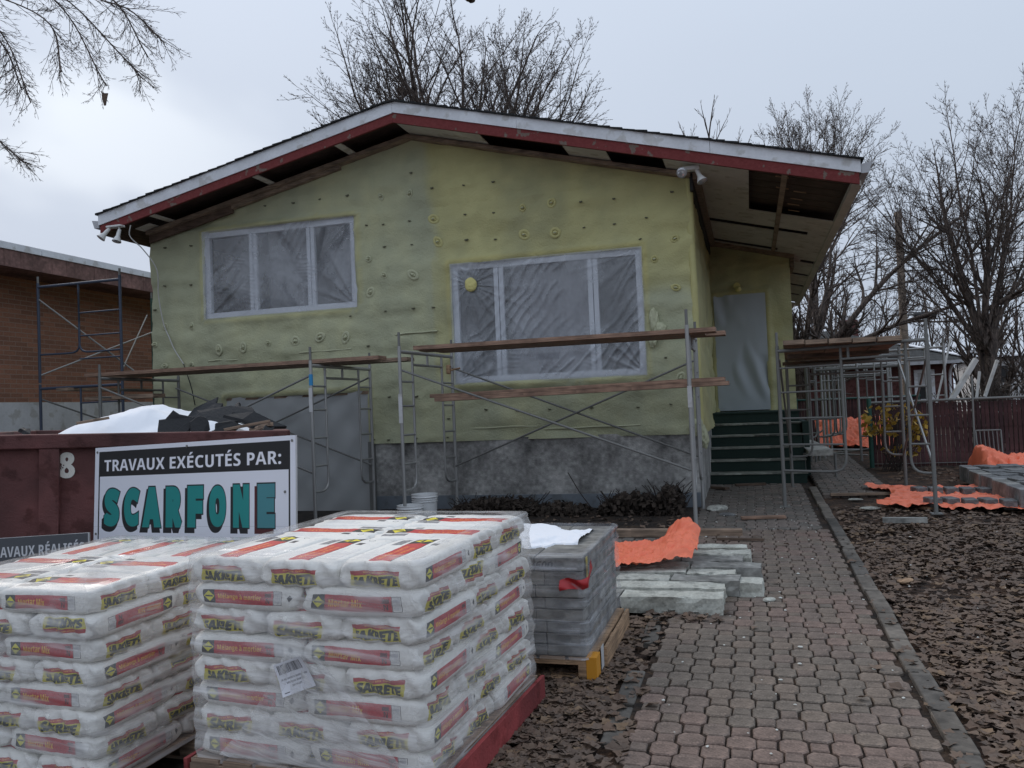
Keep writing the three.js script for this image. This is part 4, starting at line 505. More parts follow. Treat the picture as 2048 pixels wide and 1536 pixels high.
// ------------------------------------------------------------------ pallet of concrete blocks
{
  const mtx = palletMat([-1.93, ground(-1.4, -4.3) - 0.005, -4.30], -0.01), W = 1.05, L = 1.0;
  const pg = palletGroup('block_pallet', 'wooden pallet with orange corner under the block stack', mtx, W + 0.05, L, M.woodPale, null);
  part('corner_mark', box(W - 0.005, W + 0.051, 0.0, 0.132, -0.10, 0.003, 0.002), S([0.62, 0.27, 0.02], { roughness: 0.7 }), pg); part('paper_tag', box(W + 0.052, W + 0.054, 0.03, 0.15, -0.19, -0.12), M.houseWhite, pg); part('side_board', box(W + 0.052, W + 0.07, 0.02, 0.125, -L, -0.2), M.woodPale, pg);
  const r = rng(11), mats = [mapped([0.30, 0.29, 0.265], texes.mottle), mapped([0.27, 0.265, 0.25], texes.mottle), mapped([0.33, 0.32, 0.29], texes.mottle)], rows = [0.075, 0.075, 0.065, 0.06, 0.065, 0.06, 0.06, 0.06]; let y = 0.13; const bg = new Map();
  const bgeo = (w, h, d) => { const k = [w, h, d].map((v) => v.toFixed(3)).join(); if (!bg.has(k)) bg.set(k, tri(new RoundedBoxGeometry(w - 0.003, h - 0.003, d - 0.003, 1, 0.006))); return bg.get(k); };
  rows.slice().reverse().forEach((h, ri) => {
    const lay = rows.length - 1 - ri, nx = [4, 5, 4, 5, 4, 5, 5, 5][lay], nz = 4;
    for (let i = 0; i < nx; i++) for (let j = 0; j < nz; j++) { if (lay > 0 && j > 0 && i < nx - 1) continue; const w = W / nx, d = L / nz; const m = new THREE.Mesh(bgeo(w, h, d), mats[Math.floor(r() * 3)]); shade(m); m.name = numbered('concrete_block'); const q = new THREE.Matrix4().makeRotationY((r() - 0.5) * 0.012); q.setPosition((i + 0.5) * w + (r() - 0.5) * 0.006, y + h / 2, -(j + 0.5) * d + (r() - 0.5) * 0.006); m.applyMatrix4(mtx.clone().multiply(q)); scene.add(m);
      tag(m, `grey concrete block in wrapped stack, ${['top', 'second', 'third', 'fourth', 'fifth', 'sixth', 'seventh', 'bottom'][lay]} layer, ${j === 0 ? 'front row' : ['', 'second', 'third', 'rear'][j] + ' row'}, column ${['one', 'two', 'three', 'four', 'five'][i]} from left`, 'concrete block', 'blocks in the wrapped stack'); }
    y += h;
  });
  // handwritten mark, film, snow, ribbon
  const t = canvasTex(512, 128, (k) => { k.clearRect(0, 0, 512, 128); k.font = 'italic bold 110px sans-serif'; k.fillStyle = '#17181a'; k.fillText("0s'600", 40, 104); }); const pm = new THREE.PlaneGeometry(0.27, 0.068); pm.translate(0.83, y - 0.042, 0.006); const mk = piece('marker_writing', pm, new THREE.MeshStandardMaterial({ map: t, transparent: true, roughness: 0.8 }), 'black handwriting on the front of the block stack', 'writing'); mk.applyMatrix4(mtx);
  const f = wrapShell(W, L, y - 0.12, 0.12, 0.03, 51); const w = piece('stretch_wrap', filmUV(f, 4, 0.9, 0.02), P([0.72, 0.74, 0.78], { roughness: 0.2, transparent: true, opacity: 0.6, alphaMap: texes.streak }), 'clear stretch film wound round the concrete block stack', 'plastic wrap', 'stretch wrap on pallets'); w.applyMatrix4(mtx);
  const sg = sheet(110, 80, (u, v) => { const x = 0.0 + 0.95 * u, z = -0.10 - 0.86 * v; const q = Math.pow((x - 0.50) / 0.50, 2) + Math.pow((z + 0.58) / 0.38, 2), e = 1 - q + 1.3 * (fbm(x * 5 + 3, z * 5, 4, 21) - 0.5); return [x, y + (e > 0.1 ? 0.006 + 0.026 * smooth(e, 0.1, 0.5) : -0.014), z]; }); const sn = piece('snow_patch', sg, M.snow, 'patch of snow on top of the block stack', 'snow'); sn.applyMatrix4(mtx);
  const rb = sheet(30, 10, (u, v) => { const x = 0.93 + 0.26 * u; return [Math.min(x, W + 0.028), y - 0.17 + 0.055 * v + 0.085 * Math.pow(u, 2) + 0.012 * Math.sin(u * 9), 0.035 - (x > W ? (x - W) * 1.0 : 0) + 0.014 * Math.sin(u * 11 + v * 4)]; }); const ro = piece('red_ribbon', rb, M.tarpRed, 'red plastic strip tied at corner of the block stack', 'ribbon'); ro.applyMatrix4(mtx);
  const ye = new THREE.PlaneGeometry(0.05, 0.12); ye.rotateY(Math.PI / 2); ye.translate(W + 0.006, y - 0.07, -0.08); const yo = piece('paint_mark', ye, S([0.5, 0.42, 0.06], { roughness: 0.8 }), 'yellow paint mark on right side of the block stack', 'paint mark'); yo.applyMatrix4(mtx);
}

// ------------------------------------------------------------------ loose stone blocks and tarps beside the walk
{
  const r = rng(61), mats = [M.stone, M.stone3, M.stone2];
  const slab = (x0, x1, z, d, y, h, lab, m) => { const w = x1 - x0, g = new THREE.BoxGeometry(w, h, d, Math.max(6, Math.round(w / 0.06)), 3, 4), p = g.attributes.position, s = Math.floor(r() * 900); for (let i = 0; i < p.count; i++) { const k = 0.05 * (fbm(p.getX(i) * 9 + s, p.getZ(i) * 12 + p.getY(i) * 12, 3, s) - 0.5); p.setXYZ(i, p.getX(i) + k * 0.8, p.getY(i) + (p.getY(i) > 0 ? k * 0.7 : 0), p.getZ(i) + k); } const o = piece('stone_block', tri(smoothFlat(g)), m ?? mats[Math.floor(r() * 3)], lab, 'stone block', 'rough grey blocks beside the walk', [(x0 + x1) / 2, y, z], (r() - 0.5) * 0.03); return o; };
  function smoothFlat(g) { const q = g.toNonIndexed(); q.computeVertexNormals(); return q; }
  const rowsZ = [-5.62, -5.86, -6.08, -6.30, -6.52, -6.76, -7.0, -7.22], names2 = ['front', 'second', 'third', 'fourth', 'fifth', 'sixth', 'seventh', 'rear'];
  const spec = [[[-1.75, -0.9], [-0.89, -0.23]], [[-1.8, -0.22]], [[-1.8, -1.02], [-1.0, -0.62], [-0.6, -0.13]], [[-1.8, -0.52], [-0.5, -0.16]], [[-1.8, -0.98], [-0.96, -0.51], [-0.49, 0.02]], [[-1.8, -0.6], [-0.58, -0.12]], [[-1.8, -0.55], [-0.53, -0.06]], [[-1.8, -0.9], [-0.88, -0.08]]];
  rowsZ.forEach((z, i) => spec[i].forEach(([a, b], j) => slab(a, b, z - (r() * 0.02), 0.205, ground(0, z) + 0.012 + 0.052 + r() * 0.014, 0.105, `long rough grey stone block beside the walk, ${names2[i]} row, ${j === spec[i].length - 1 ? 'nearest the walk' : j === 0 ? 'farthest from the walk' : 'middle'}`)));
  slab(-0.20, 0.03, -6.1, 0.19, ground(0, -6.1) + 0.062, 0.10, 'short stone block sticking out towards the walk');
  const crease = (a, b, s) => 1 - Math.abs(2 * fbm(a, b, 3, s) - 1) * 2.2;
  const tarp = (name, nx, nz, f, lab, mat = M.tarp) => piece(name, sheet(nx, nz, f), mat, lab, 'tarp', 'orange tarps');
  tarp('orange_tarp', 110, 60, (u, v) => { const x = lerp(-1.75, -0.46, u) + 0.06 * (fbm(v * 4, u * 3, 2, 71) - 0.5), z = lerp(-6.15, -6.95, v) - 0.12 * u + 0.10 * Math.sin(u * 5) * (1 - v) * 0.5; const peak = 0.21 * Math.exp(-Math.pow((u - 0.93) / 0.13, 2)) * (0.35 + 0.65 * v); return [x, ground(0, z) + 0.122 + peak + 0.055 * (fbm(u * 6 + v * 3, v * 4, 4, 72)) + 0.04 * crease(u * 9 + v * 4, v * 6 - u * 2, 75) + 0.018 * crease(u * 22, v * 15, 78), z]; }, 'crumpled orange tarp over stone blocks next to the walk');
  // yard on the right: pavers on orange tarps
  const Y = (x, z) => ground(x, z);
  tarp('orange_tarp', 110, 90, (u, v) => { const x = lerp(1.46, 3.5, u) + 0.25 * (fbm(v * 3, 2, 2, 81) - 0.5) * (1 - u) * 2, z = lerp(-9.78, -11.5, v) + 0.35 * u * (1 - v) + 0.18 * (fbm(u * 4, 5, 2, 82) - 0.5); return [x, Y(x, z) + 0.012 + 0.025 + 0.035 * crease(x * 5 + z, z * 5, 83) + 0.015 * crease(x * 14, z * 14, 85) + 0.05 * Math.exp(-Math.pow(u / 0.09, 2)) * fbm(v * 9, 1, 2, 84), z]; }, 'orange tarp spread under pavers on the bare yard');
  tarp('orange_tarp', 110, 60, (u, v) => { const x = lerp(2.92, 4.4, u), z = lerp(-12.2, -13.3, v); return [x, Y(x, z) + 0.06 + 0.26 * Math.sin(v * 2.6) * (0.55 + 0.6 * Math.exp(-Math.pow((u - 0.08) / 0.12, 2))) + 0.10 * (fbm(u * 6, v * 4, 4, 86) - 0.4) + 0.07 * crease(u * 9, v * 6 + u * 3, 89) + 0.03 * crease(u * 22, v * 14, 92) - 0.3 * Math.pow(Math.max(0, 0.06 - u) / 0.06, 2), z]; }, 'bunched orange tarp draped at the yard fence');
  tarp('orange_tarp', 90, 60, (u, v) => { const x = lerp(1.25, 2.65, u), z = lerp(-17.4, -18.1, v); return [x, Y(x, z) + 0.05 + 0.62 * smooth(v, 0, 0.9) * (0.75 + 0.25 * fbm(u * 4, 1, 2, 88)) + 0.10 * (fbm(u * 6, v * 5, 4, 87) - 0.5) + 0.06 * crease(u * 9, v * 6 + u * 3, 99), z]; }, 'orange tarp covering a pile behind the stored frames');
  piece('tarp_pile', box(1.35, 2.55, ground(2, -18), ground(2, -18) + 0.5, -18.6, -18.0, 0.05), M.woodDark, 'dark pile hidden under the far orange tarp', 'pile');
  // pavers lying in rows
  const pg = [[0.20, 0.10], [0.15, 0.10], [0.24, 0.11]].map(([a, h]) => tri(new RoundedBoxGeometry(a, h, 0.30, 1, 0.012)));
  pg.push(tri(new RoundedBoxGeometry(0.135, 0.10, 0.21, 1, 0.014)));
  const put = (x, z, ry, k, lab, dy = 0) => piece('loose_paver', pg[k], [M.slate, M.slate2][Math.floor(r() * 2)], lab, 'paver', 'grey pavers piled in the yard', [x, Y(x, z) + 0.07 + dy, z], ry);
  ['leftmost', 'second', 'third', 'fourth', 'fifth'].forEach((w, i) => put(1.90 + i * 0.165, -10.95 + 0.03 * i, 0.12 + (r() - 0.5) * 0.3, 3, `grey paver in the short row on the tarp, ${w} from the scaffold post`));
  ['leftmost', 'second', 'third', 'fourth', 'rightmost'].forEach((w, i) => put(1.86 + i * 0.17, -9.98 + 0.05 * i - 0.05 * (i % 2), 0.2 + (r() - 0.5) * 0.5, 3, `grey paver in the front row on the orange tarp, ${w}`));
  const kg = tri(new RoundedBoxGeometry(0.15, 0.2, 0.52, 1, 0.012)), near = ['nearest', 'second', 'third', 'fourth', 'fifth'];
  for (let i = 0; i < 5; i++) piece('kerb_block', kg, [M.slate2, M.stone2][i % 2], `long grey kerb block in the line across the tarp, ${near[i]} to the camera`, 'kerb block', 'kerb blocks in the yard', [2.70 + (r() - 0.5) * 0.02, Y(2.7, -9.9 - i * 0.53) + 0.125 + r() * 0.01, -9.9 - i * 0.53], (r() - 0.5) * 0.06);
  for (let i = 0; i < 7; i++) for (let j = 0; j < 3; j++) { const x = 2.91 + j * 0.235, z = -10.1 - i * 0.315; put(x + (r() - 0.5) * 0.04, z + (r() - 0.5) * 0.05, (r() - 0.5) * 0.35 + (r() > 0.8 ? 0.5 : 0), [0, 2, 0, 1][Math.floor(r() * 4)], `grey paver heaped behind the kerb blocks, ${['front', 'second', 'third', 'fourth', 'fifth', 'sixth', 'rear'][i]} row, ${['first', 'second', 'third'][j]} from the kerb`, 0.08 + 0.05 * r()); put(x, z, 0, 0, `grey paver under the heap, ${['front', 'second', 'third', 'fourth', 'fifth', 'sixth', 'rear'][i]} row, ${['first', 'second', 'third'][j]} from the kerb`, -0.015); }
  // scraps on the ground
  const chunk = (s, w, h, d) => { const g = new THREE.IcosahedronGeometry(1, 2), p = g.attributes.position; for (let i = 0; i < p.count; i++) { const k = 1 + 0.5 * (fbm(p.getX(i) + s, p.getY(i) + p.getZ(i), 2, s) - 0.5); p.setXYZ(i, p.getX(i) * k * w, p.getY(i) * k * h, p.getZ(i) * k * d); } g.computeVertexNormals(); return tri(g); };
  const scraps = [['foam_scrap', 1.22, -9.95, 0.13, 0.02, 0.05, M.stone3, 'flat pale foam scrap on the soil by the kerb'], ['foam_scrap', -0.42, -9.95, 0.16, 0.04, 0.10, M.stone, 'pale mortar chunk at corner of the house'], ['foam_scrap', 1.78, -9.92, 0.10, 0.02, 0.06, M.woodPale, 'yellowish foam scrap at edge of the orange tarp'], ['foam_scrap', 1.15, -10.7, 0.09, 0.015, 0.05, M.stone3, 'small pale flake beside the side walk'], ['foam_scrap', 1.02, -6.6, 0.07, 0.02, 0.04, M.woodPale, 'small yellow scrap among leaves right of the walk'], ['foam_scrap', 1.6, -10.15, 0.05, 0.015, 0.05, M.stone3, 'white flake left of the tarp corner'], ['stone_scrap', -0.3, -9.5, 0.09, 0.02, 0.05, M.slate, 'dark flat stone near the front scaffold foot'], ['stone_scrap', 0.06, -5.9, 0.05, 0.015, 0.03, M.stone3, 'tiny white chip beside the projecting block']];
  scraps.forEach(([nm, x, z, w, h, d, m, lab], i) => piece(nm, chunk(90 + i, w, h, d), m, lab, 'scrap', 'scraps on the ground', [x, Y(x, z) + (x < 0.75 ? 0.03 : 0.01), z], i));
  const bd = (x0, z0, x1, z1, w, h, lab, m, y0) => piece('scrap_board', beam([x0, y0 ?? Y(x0, z0) + 0.035, z0], [x1, y0 ?? Y(x1, z1) + 0.035, z1], w, h), m, lab, 'board', 'boards on the ground');
  bd(1.22, -9.05, 1.62, -9.0, 0.07, 0.05, 'short grey board on the soil right of the walk', M.stone2); bd(-0.15, -9.2, 0.30, -9.28, 0.10, 0.025, 'dark flat board lying across the walk', M.wood, 0.30); bd(-0.25, -12.0, 0.15, -12.12, 0.08, 0.03, 'dark stick at the foot of the steps', M.woodDark, 0.375); bd(-0.55, -11.8, -0.35, -11.6, 0.08, 0.03, 'short dark scrap left of the steps', M.woodDark, 0.37); bd(-0.36, -8.05, 0.06, -8.0, 0.03, 0.02, 'thin dark stick across the walk', M.woodDark, 0.262); bd(0.9, -10.95, 1.7, -11.0, 0.06, 0.03, 'flat stick lying by the right scaffold', M.woodGrey, 0.345);
}
{ // buckets by the bed
  const bk = (x, z, h, y, lab) => { const g = thing('bucket', lab, 'bucket', 'white buckets', [x, y, z]); const pts = [[0.0, 0], [0.125, 0], [0.13, 0.01], [0.148, h - 0.04], [0.158, h - 0.04], [0.158, h - 0.03], [0.15, h - 0.028], [0.152, h - 0.06 + 0.05], [0.156, h], [0.148, h], [0.126, 0.02], [0, 0.02]].map((p) => new THREE.Vector2(...p)); part('bucket_body', tri(new THREE.LatheGeometry(pts, 28)), M.bucket, g); for (const yy of [h - 0.085, h - 0.06]) part('rim_band', new THREE.TorusGeometry(0.149, 0.006, 6, 28).rotateX(Math.PI / 2).translate(0, yy, 0), M.bucket, g); };
  bk(-3.70, -9.05, 0.36, ground(0, -9.05) + 0.0, 'taller white bucket standing by the flower bed'); bk(-3.74, -8.72, 0.28, ground(0, -8.72), 'lower white bucket in front of the taller one');
}

// ------------------------------------------------------------------ scaffolds
function endFrame(parent, o, dir, w, h, mat, lad = [0.30, 0.30], opts = {}) { // a welded walk-through frame standing at o along dir
  const g = sub('end_frame', parent), D = V(...dir).normalize(), pt = (x, y) => [o[0] + D.x * x, o[1] + y, o[2] + D.z * x], R = 0.021, r = 0.015, jack = opts.jack ?? 0.0;
  part('post', rod(pt(0, -jack), pt(0, h + 0.0), R), mat, g); part('post', rod(pt(w, -jack), pt(w, h), R), mat, g);
  for (const x of [0, w]) { part('coupling_pin', rod(pt(x, h), pt(x, h + (opts.pin ?? 0.12)), 0.016), M.galvDull, g); if (!opts.noPlate) part('base_plate', merge([box(-0.055, 0.055, 0, 0.012, -0.055, 0.055).translate(...pt(x, -jack))]), M.galvDull, g); }
  part('top_rail', rod(pt(0, h - 0.06), pt(w, h - 0.06), R), mat, g);
  const [la, lb] = lad, lb0 = 0.42; part('second_rail', rod(pt(la, h - 0.2), pt(w - lb, h - 0.2), r), mat, g); part('rail_stub', rod(pt(w / 2, h - 0.06), pt(w / 2, h - 0.2), r), mat, g);
  for (const [x, s, l] of [[0, 1, la], [w, -1, lb]]) { const X = x + s * l; part('inner_leg', tube([pt(X, h - 0.06), pt(X, h - 0.6), pt(X, lb0 + 0.4), pt(X, lb0 + 0.12), pt(X - s * 0.02, lb0 + 0.05), pt(X - s * 0.07, lb0 + 0.01), pt(X - s * Math.min(0.12, l * 0.6), lb0), pt(x, lb0)], r, 30, 7), mat, g); const rungs = opts.right && s > 0 ? [] : opts.rungs ?? [0.72, 1.05, 1.38, 1.66]; for (const y of rungs) if (y < h - 0.25) part('rung', rod(pt(x, y), pt(X, y), 0.012), mat, g); }
  return g;
}
const brace = (p, a, b, m = M.galvDull) => part('cross_brace', rod(a, b, 0.0125, 0.0125, 7), m, p);
const plankG = (a, b, w, h) => { const g = beam(a, b, w, h); return g; };
const plank = (a, b, w, h, lab, m = M.wood, grp = 'scaffold planks') => piece('scaffold_plank', plankG(a, b, w, h), m, lab, 'plank', grp);
{ // middle scaffold in front of the wide window
  const s = thing('scaffold', 'galvanised scaffold in front of the wide window', 'scaffold', 'scaffolds'); const y = 0.262;
  endFrame(s, [-3.80, y, -8.70], [0.10, 0, -1], 1.36, 2.06, M.galv, [0.30, 0.30], { pin: 0.16 }); endFrame(s, [-0.585, y - 0.02, -8.62], [0.0, 0, -1], 1.40, 2.10, M.galv, [0.30, 0.30], { pin: 0.16 });
  brace(s, [-3.79, 2.05, -8.72], [-0.60, 0.86, -8.62]); brace(s, [-3.66, 0.86, -10.03], [-0.59, 2.05, -10.0]); brace(s, [-3.66, 2.12, -10.03], [-0.59, 0.9, -10.02]);
  part('sticker', box(-3.823, -3.777, 1.45, 1.78, -8.679, -8.6775), M.houseWhite, s); part('sticker', box(-0.607, -0.563, 1.5, 1.72, -8.599, -8.5975), M.houseWhite, s);
  plank([-3.62, 2.292, -8.80], [-0.30, 2.282, -8.74], 0.235, 0.045, 'front plank of the deck before the wide window'); plank([-3.66, 2.292, -9.06], [-0.42, 2.282, -9.0], 0.235, 0.045, 'second plank of the deck before the wide window', M.woodGrey); plank([-3.55, 2.292, -9.32], [-0.22, 2.282, -9.26], 0.235, 0.045, 'rear plank of the deck before the wide window', M.wood);
  plank([-3.46, 1.700, -8.99], [-0.20, 1.735, -8.90], 0.235, 0.042, 'lower plank of the mid-height pair below the wide window'); plank([-3.52, 1.744, -9.00], [-0.24, 1.779, -8.91], 0.235, 0.042, 'upper plank of the mid-height pair below the wide window', M.wood);
  part('brush', merge([box(-3.66, -3.60, 2.03, 2.15, -9.86, -9.80, 0.02), rod([-3.60, 2.08, -9.83], [-3.48, 2.10, -9.85], 0.012)]), M.woodPale, s);
}
{ // left scaffold in front of the garage
  const s = thing('scaffold', 'galvanised scaffold in front of the garage opening', 'scaffold', 'scaffolds'), y = 0.262;
  endFrame(s, [-4.92, y, -8.68], [0.07, 0, -1], 1.38, 1.96, M.galv, [0.30, 0.30], { pin: 0.16 }); endFrame(s, [-7.95, y, -8.72], [0.08, 0, -1], 1.38, 1.96, M.galvDull, [0.30, 0.30], { pin: 0.12 });
  brace(s, [-4.92, 2.05, -8.68], [-7.95, 0.9, -8.72]); brace(s, [-4.92, 0.9, -8.68], [-7.95, 2.05, -8.72]); brace(s, [-4.83, 2.05, -10.02], [-7.85, 0.9, -10.05]); brace(s, [-4.83, 0.9, -10.02], [-7.85, 2.05, -10.05]);
  part('sticker', box(-4.942, -4.897, 1.62, 1.90, -8.657, -8.6555), M.houseWhite, s); part('blue_tape', rod([-4.92, 1.93, -8.68], [-4.92, 2.06, -8.68], 0.024), S([0.04, 0.25, 0.5]), s);
  plank([-8.30, 2.225, -8.95], [-4.14, 2.225, -8.98], 0.235, 0.045, 'front plank of the deck before the garage'); plank([-8.05, 2.225, -9.21], [-4.30, 2.225, -9.24], 0.235, 0.045, 'middle plank of the deck before the garage', M.woodGrey); plank([-8.4, 2.225, -9.47], [-4.0, 2.225, -9.50], 0.235, 0.045, 'rear plank of the deck before the garage', M.woodGrey);
  plank([-8.35, 1.92, -9.0], [-7.3, 1.92, -9.02], 0.235, 0.05, 'short low plank at left end of the garage scaffold', M.woodGrey);
}
{ // tall blue scaffold between the houses
  const s = thing('scaffold', 'tall dark blue scaffold between the two houses', 'scaffold', 'scaffolds');
  for (const [z, m] of [[-10.0, M.bluePaint], [-12.1, M.greenPaint]]) { const dx = z < -11 ? 0.3 : 0; endFrame(s, [-10.2 + dx, 0.25, z], [1, 0, 0], 1.48, 1.96, m, [0.0001 + 0.74, 0.74], { pin: 0.02, right: true }); endFrame(s, [-10.2 + dx, 2.24, z], [1, 0, 0], 1.48, 1.50, m, [0.74, 0.74], { pin: 0.10, noPlate: true, right: true, rungs: [0.32, 0.66, 1.0] }); }
  brace(s, [-10.2, 2.35, -10.0], [-8.72, 3.45, -12.1], M.galv); brace(s, [-8.72, 2.35, -10.0], [-10.0, 3.45, -12.1]); brace(s, [-10.2, 2.0, -10.0], [-8.62, 0.9, -12.1]); brace(s, [-10.2, 3.5, -10.0], [-8.5, 2.3, -10.05]);
  plank([-9.7, 2.12, -9.9], [-9.5, 2.12, -12.2], 0.235, 0.045, 'plank lying inside the tall blue scaffold', M.woodGrey);
}
{ // scaffold beside the steps
  const s = thing('scaffold', 'weathered scaffold beside the green steps', 'scaffold', 'scaffolds');
  endFrame(s, [0.33, 0.30, -10.1], [1.45, 0, 0.66], 1.60, 1.86, M.galvDull, [0.72, 0.21], { pin: 0.16, rungs: [0.72, 1.02, 1.32, 1.60] }); endFrame(s, [0.50, 0.34, -11.9], [1.36, 0, 0.1], 1.40, 1.72, M.galvDull, [0.28, 0.22], { pin: 0.1 });
  brace(s, [1.80, 2.0, -9.44], [1.88, 0.75, -11.8]); brace(s, [1.80, 0.75, -9.44], [1.88, 2.0, -11.8], M.galv); brace(s, [0.35, 2.0, -10.1], [0.50, 0.8, -11.9]);
  for (let i = 0; i < 5; i++) plank([0.50 + i * 0.235, 2.175 - 0.010 * i, -9.78 + 0.09 * i - 0.04 * (i % 2)], [0.62 + i * 0.235, 2.09, -12.3], 0.228, 0.05, `weathered deck plank above the steps scaffold, ${['first', 'second', 'third', 'fourth', 'fifth'][i]} from the door`, M.woodGrey);
  part('deck_bearer', box(0.45, 1.55, 2.02, 2.065, -10.35, -10.27), M.woodDark, s); part('deck_bearer', box(0.45, 1.62, 2.0, 2.045, -11.95, -11.87), M.woodDark, s);
  piece('scaffold_plank', plankG([0.93, 0.76, -12.55], [0.80, 0.80, -15.2], 0.33, 0.08), M.stone2, 'thick pale plank on trestles right of the steps', 'plank', 'scaffold planks');
  const tr = thing('trestle', 'low metal trestle under the pale plank by the steps', 'trestle', null, [0, 0, 0]); for (const [x, z] of [[0.72, -12.8], [1.14, -12.8], [0.64, -14.9], [1.02, -14.9]]) part('leg', rod([x, ground(1, z) + 0.02, z], [x, 0.74, z], 0.018), M.galvDull, tr); part('crossbar', rod([0.72, 0.73, -12.8], [1.14, 0.73, -12.8], 0.018), M.galvDull, tr); part('crossbar', rod([0.64, 0.74, -14.9], [1.02, 0.74, -14.9], 0.018), M.galvDull, tr);
}
{ // frames stored in the yard behind
  const st = [[1.10, -15.2, [1, 0, 0.35], 'nearest stored scaffold frame behind the steps scaffold'], [1.30, -15.9, [1, 0, 0.30], 'second stored scaffold frame behind the steps scaffold'], [1.42, -16.5, [1, 0, 0.28], 'farthest stored scaffold frame behind the steps scaffold'], [0.95, -14.95, [0.55, 0, -1], 'stored scaffold frame turned sideways by the house wall'], [1.22, -15.55, [1, 0, 0.22], 'stored scaffold frame between the nearest and second ones'], [1.75, -15.0, [1, 0, 0.5], 'stored scaffold frame standing by the green post'], [1.05, -16.9, [1, 0, 0.1], 'stored scaffold frame at the back against the dark fence']];
  st.forEach(([x, z, d, lab], i) => { const g = thing('stored_scaffold', lab, 'scaffold', 'stored scaffold frames'); endFrame(g, [x, 0.45, z], d, 1.35, 1.62 + 0.05 * i, i % 3 ? M.galv : M.galvDull, [0.28, 0.28], { pin: 0.08, noPlate: true }); });
  const rods = [[[1.2, 0.5, -16.2], [2.0, 0.62, -15.6]], [[1.0, 0.55, -16.0], [1.9, 0.52, -15.4]], [[1.1, 0.62, -15.8], [2.1, 0.56, -16.3]]]; rods.forEach(([a, b], i) => piece('brace_bar', rod(a, b, 0.014), M.galv, `loose brace bar lying by the stored frames, ${['upper', 'front', 'rear'][i]} one`, 'bar', 'loose brace bars'));
}

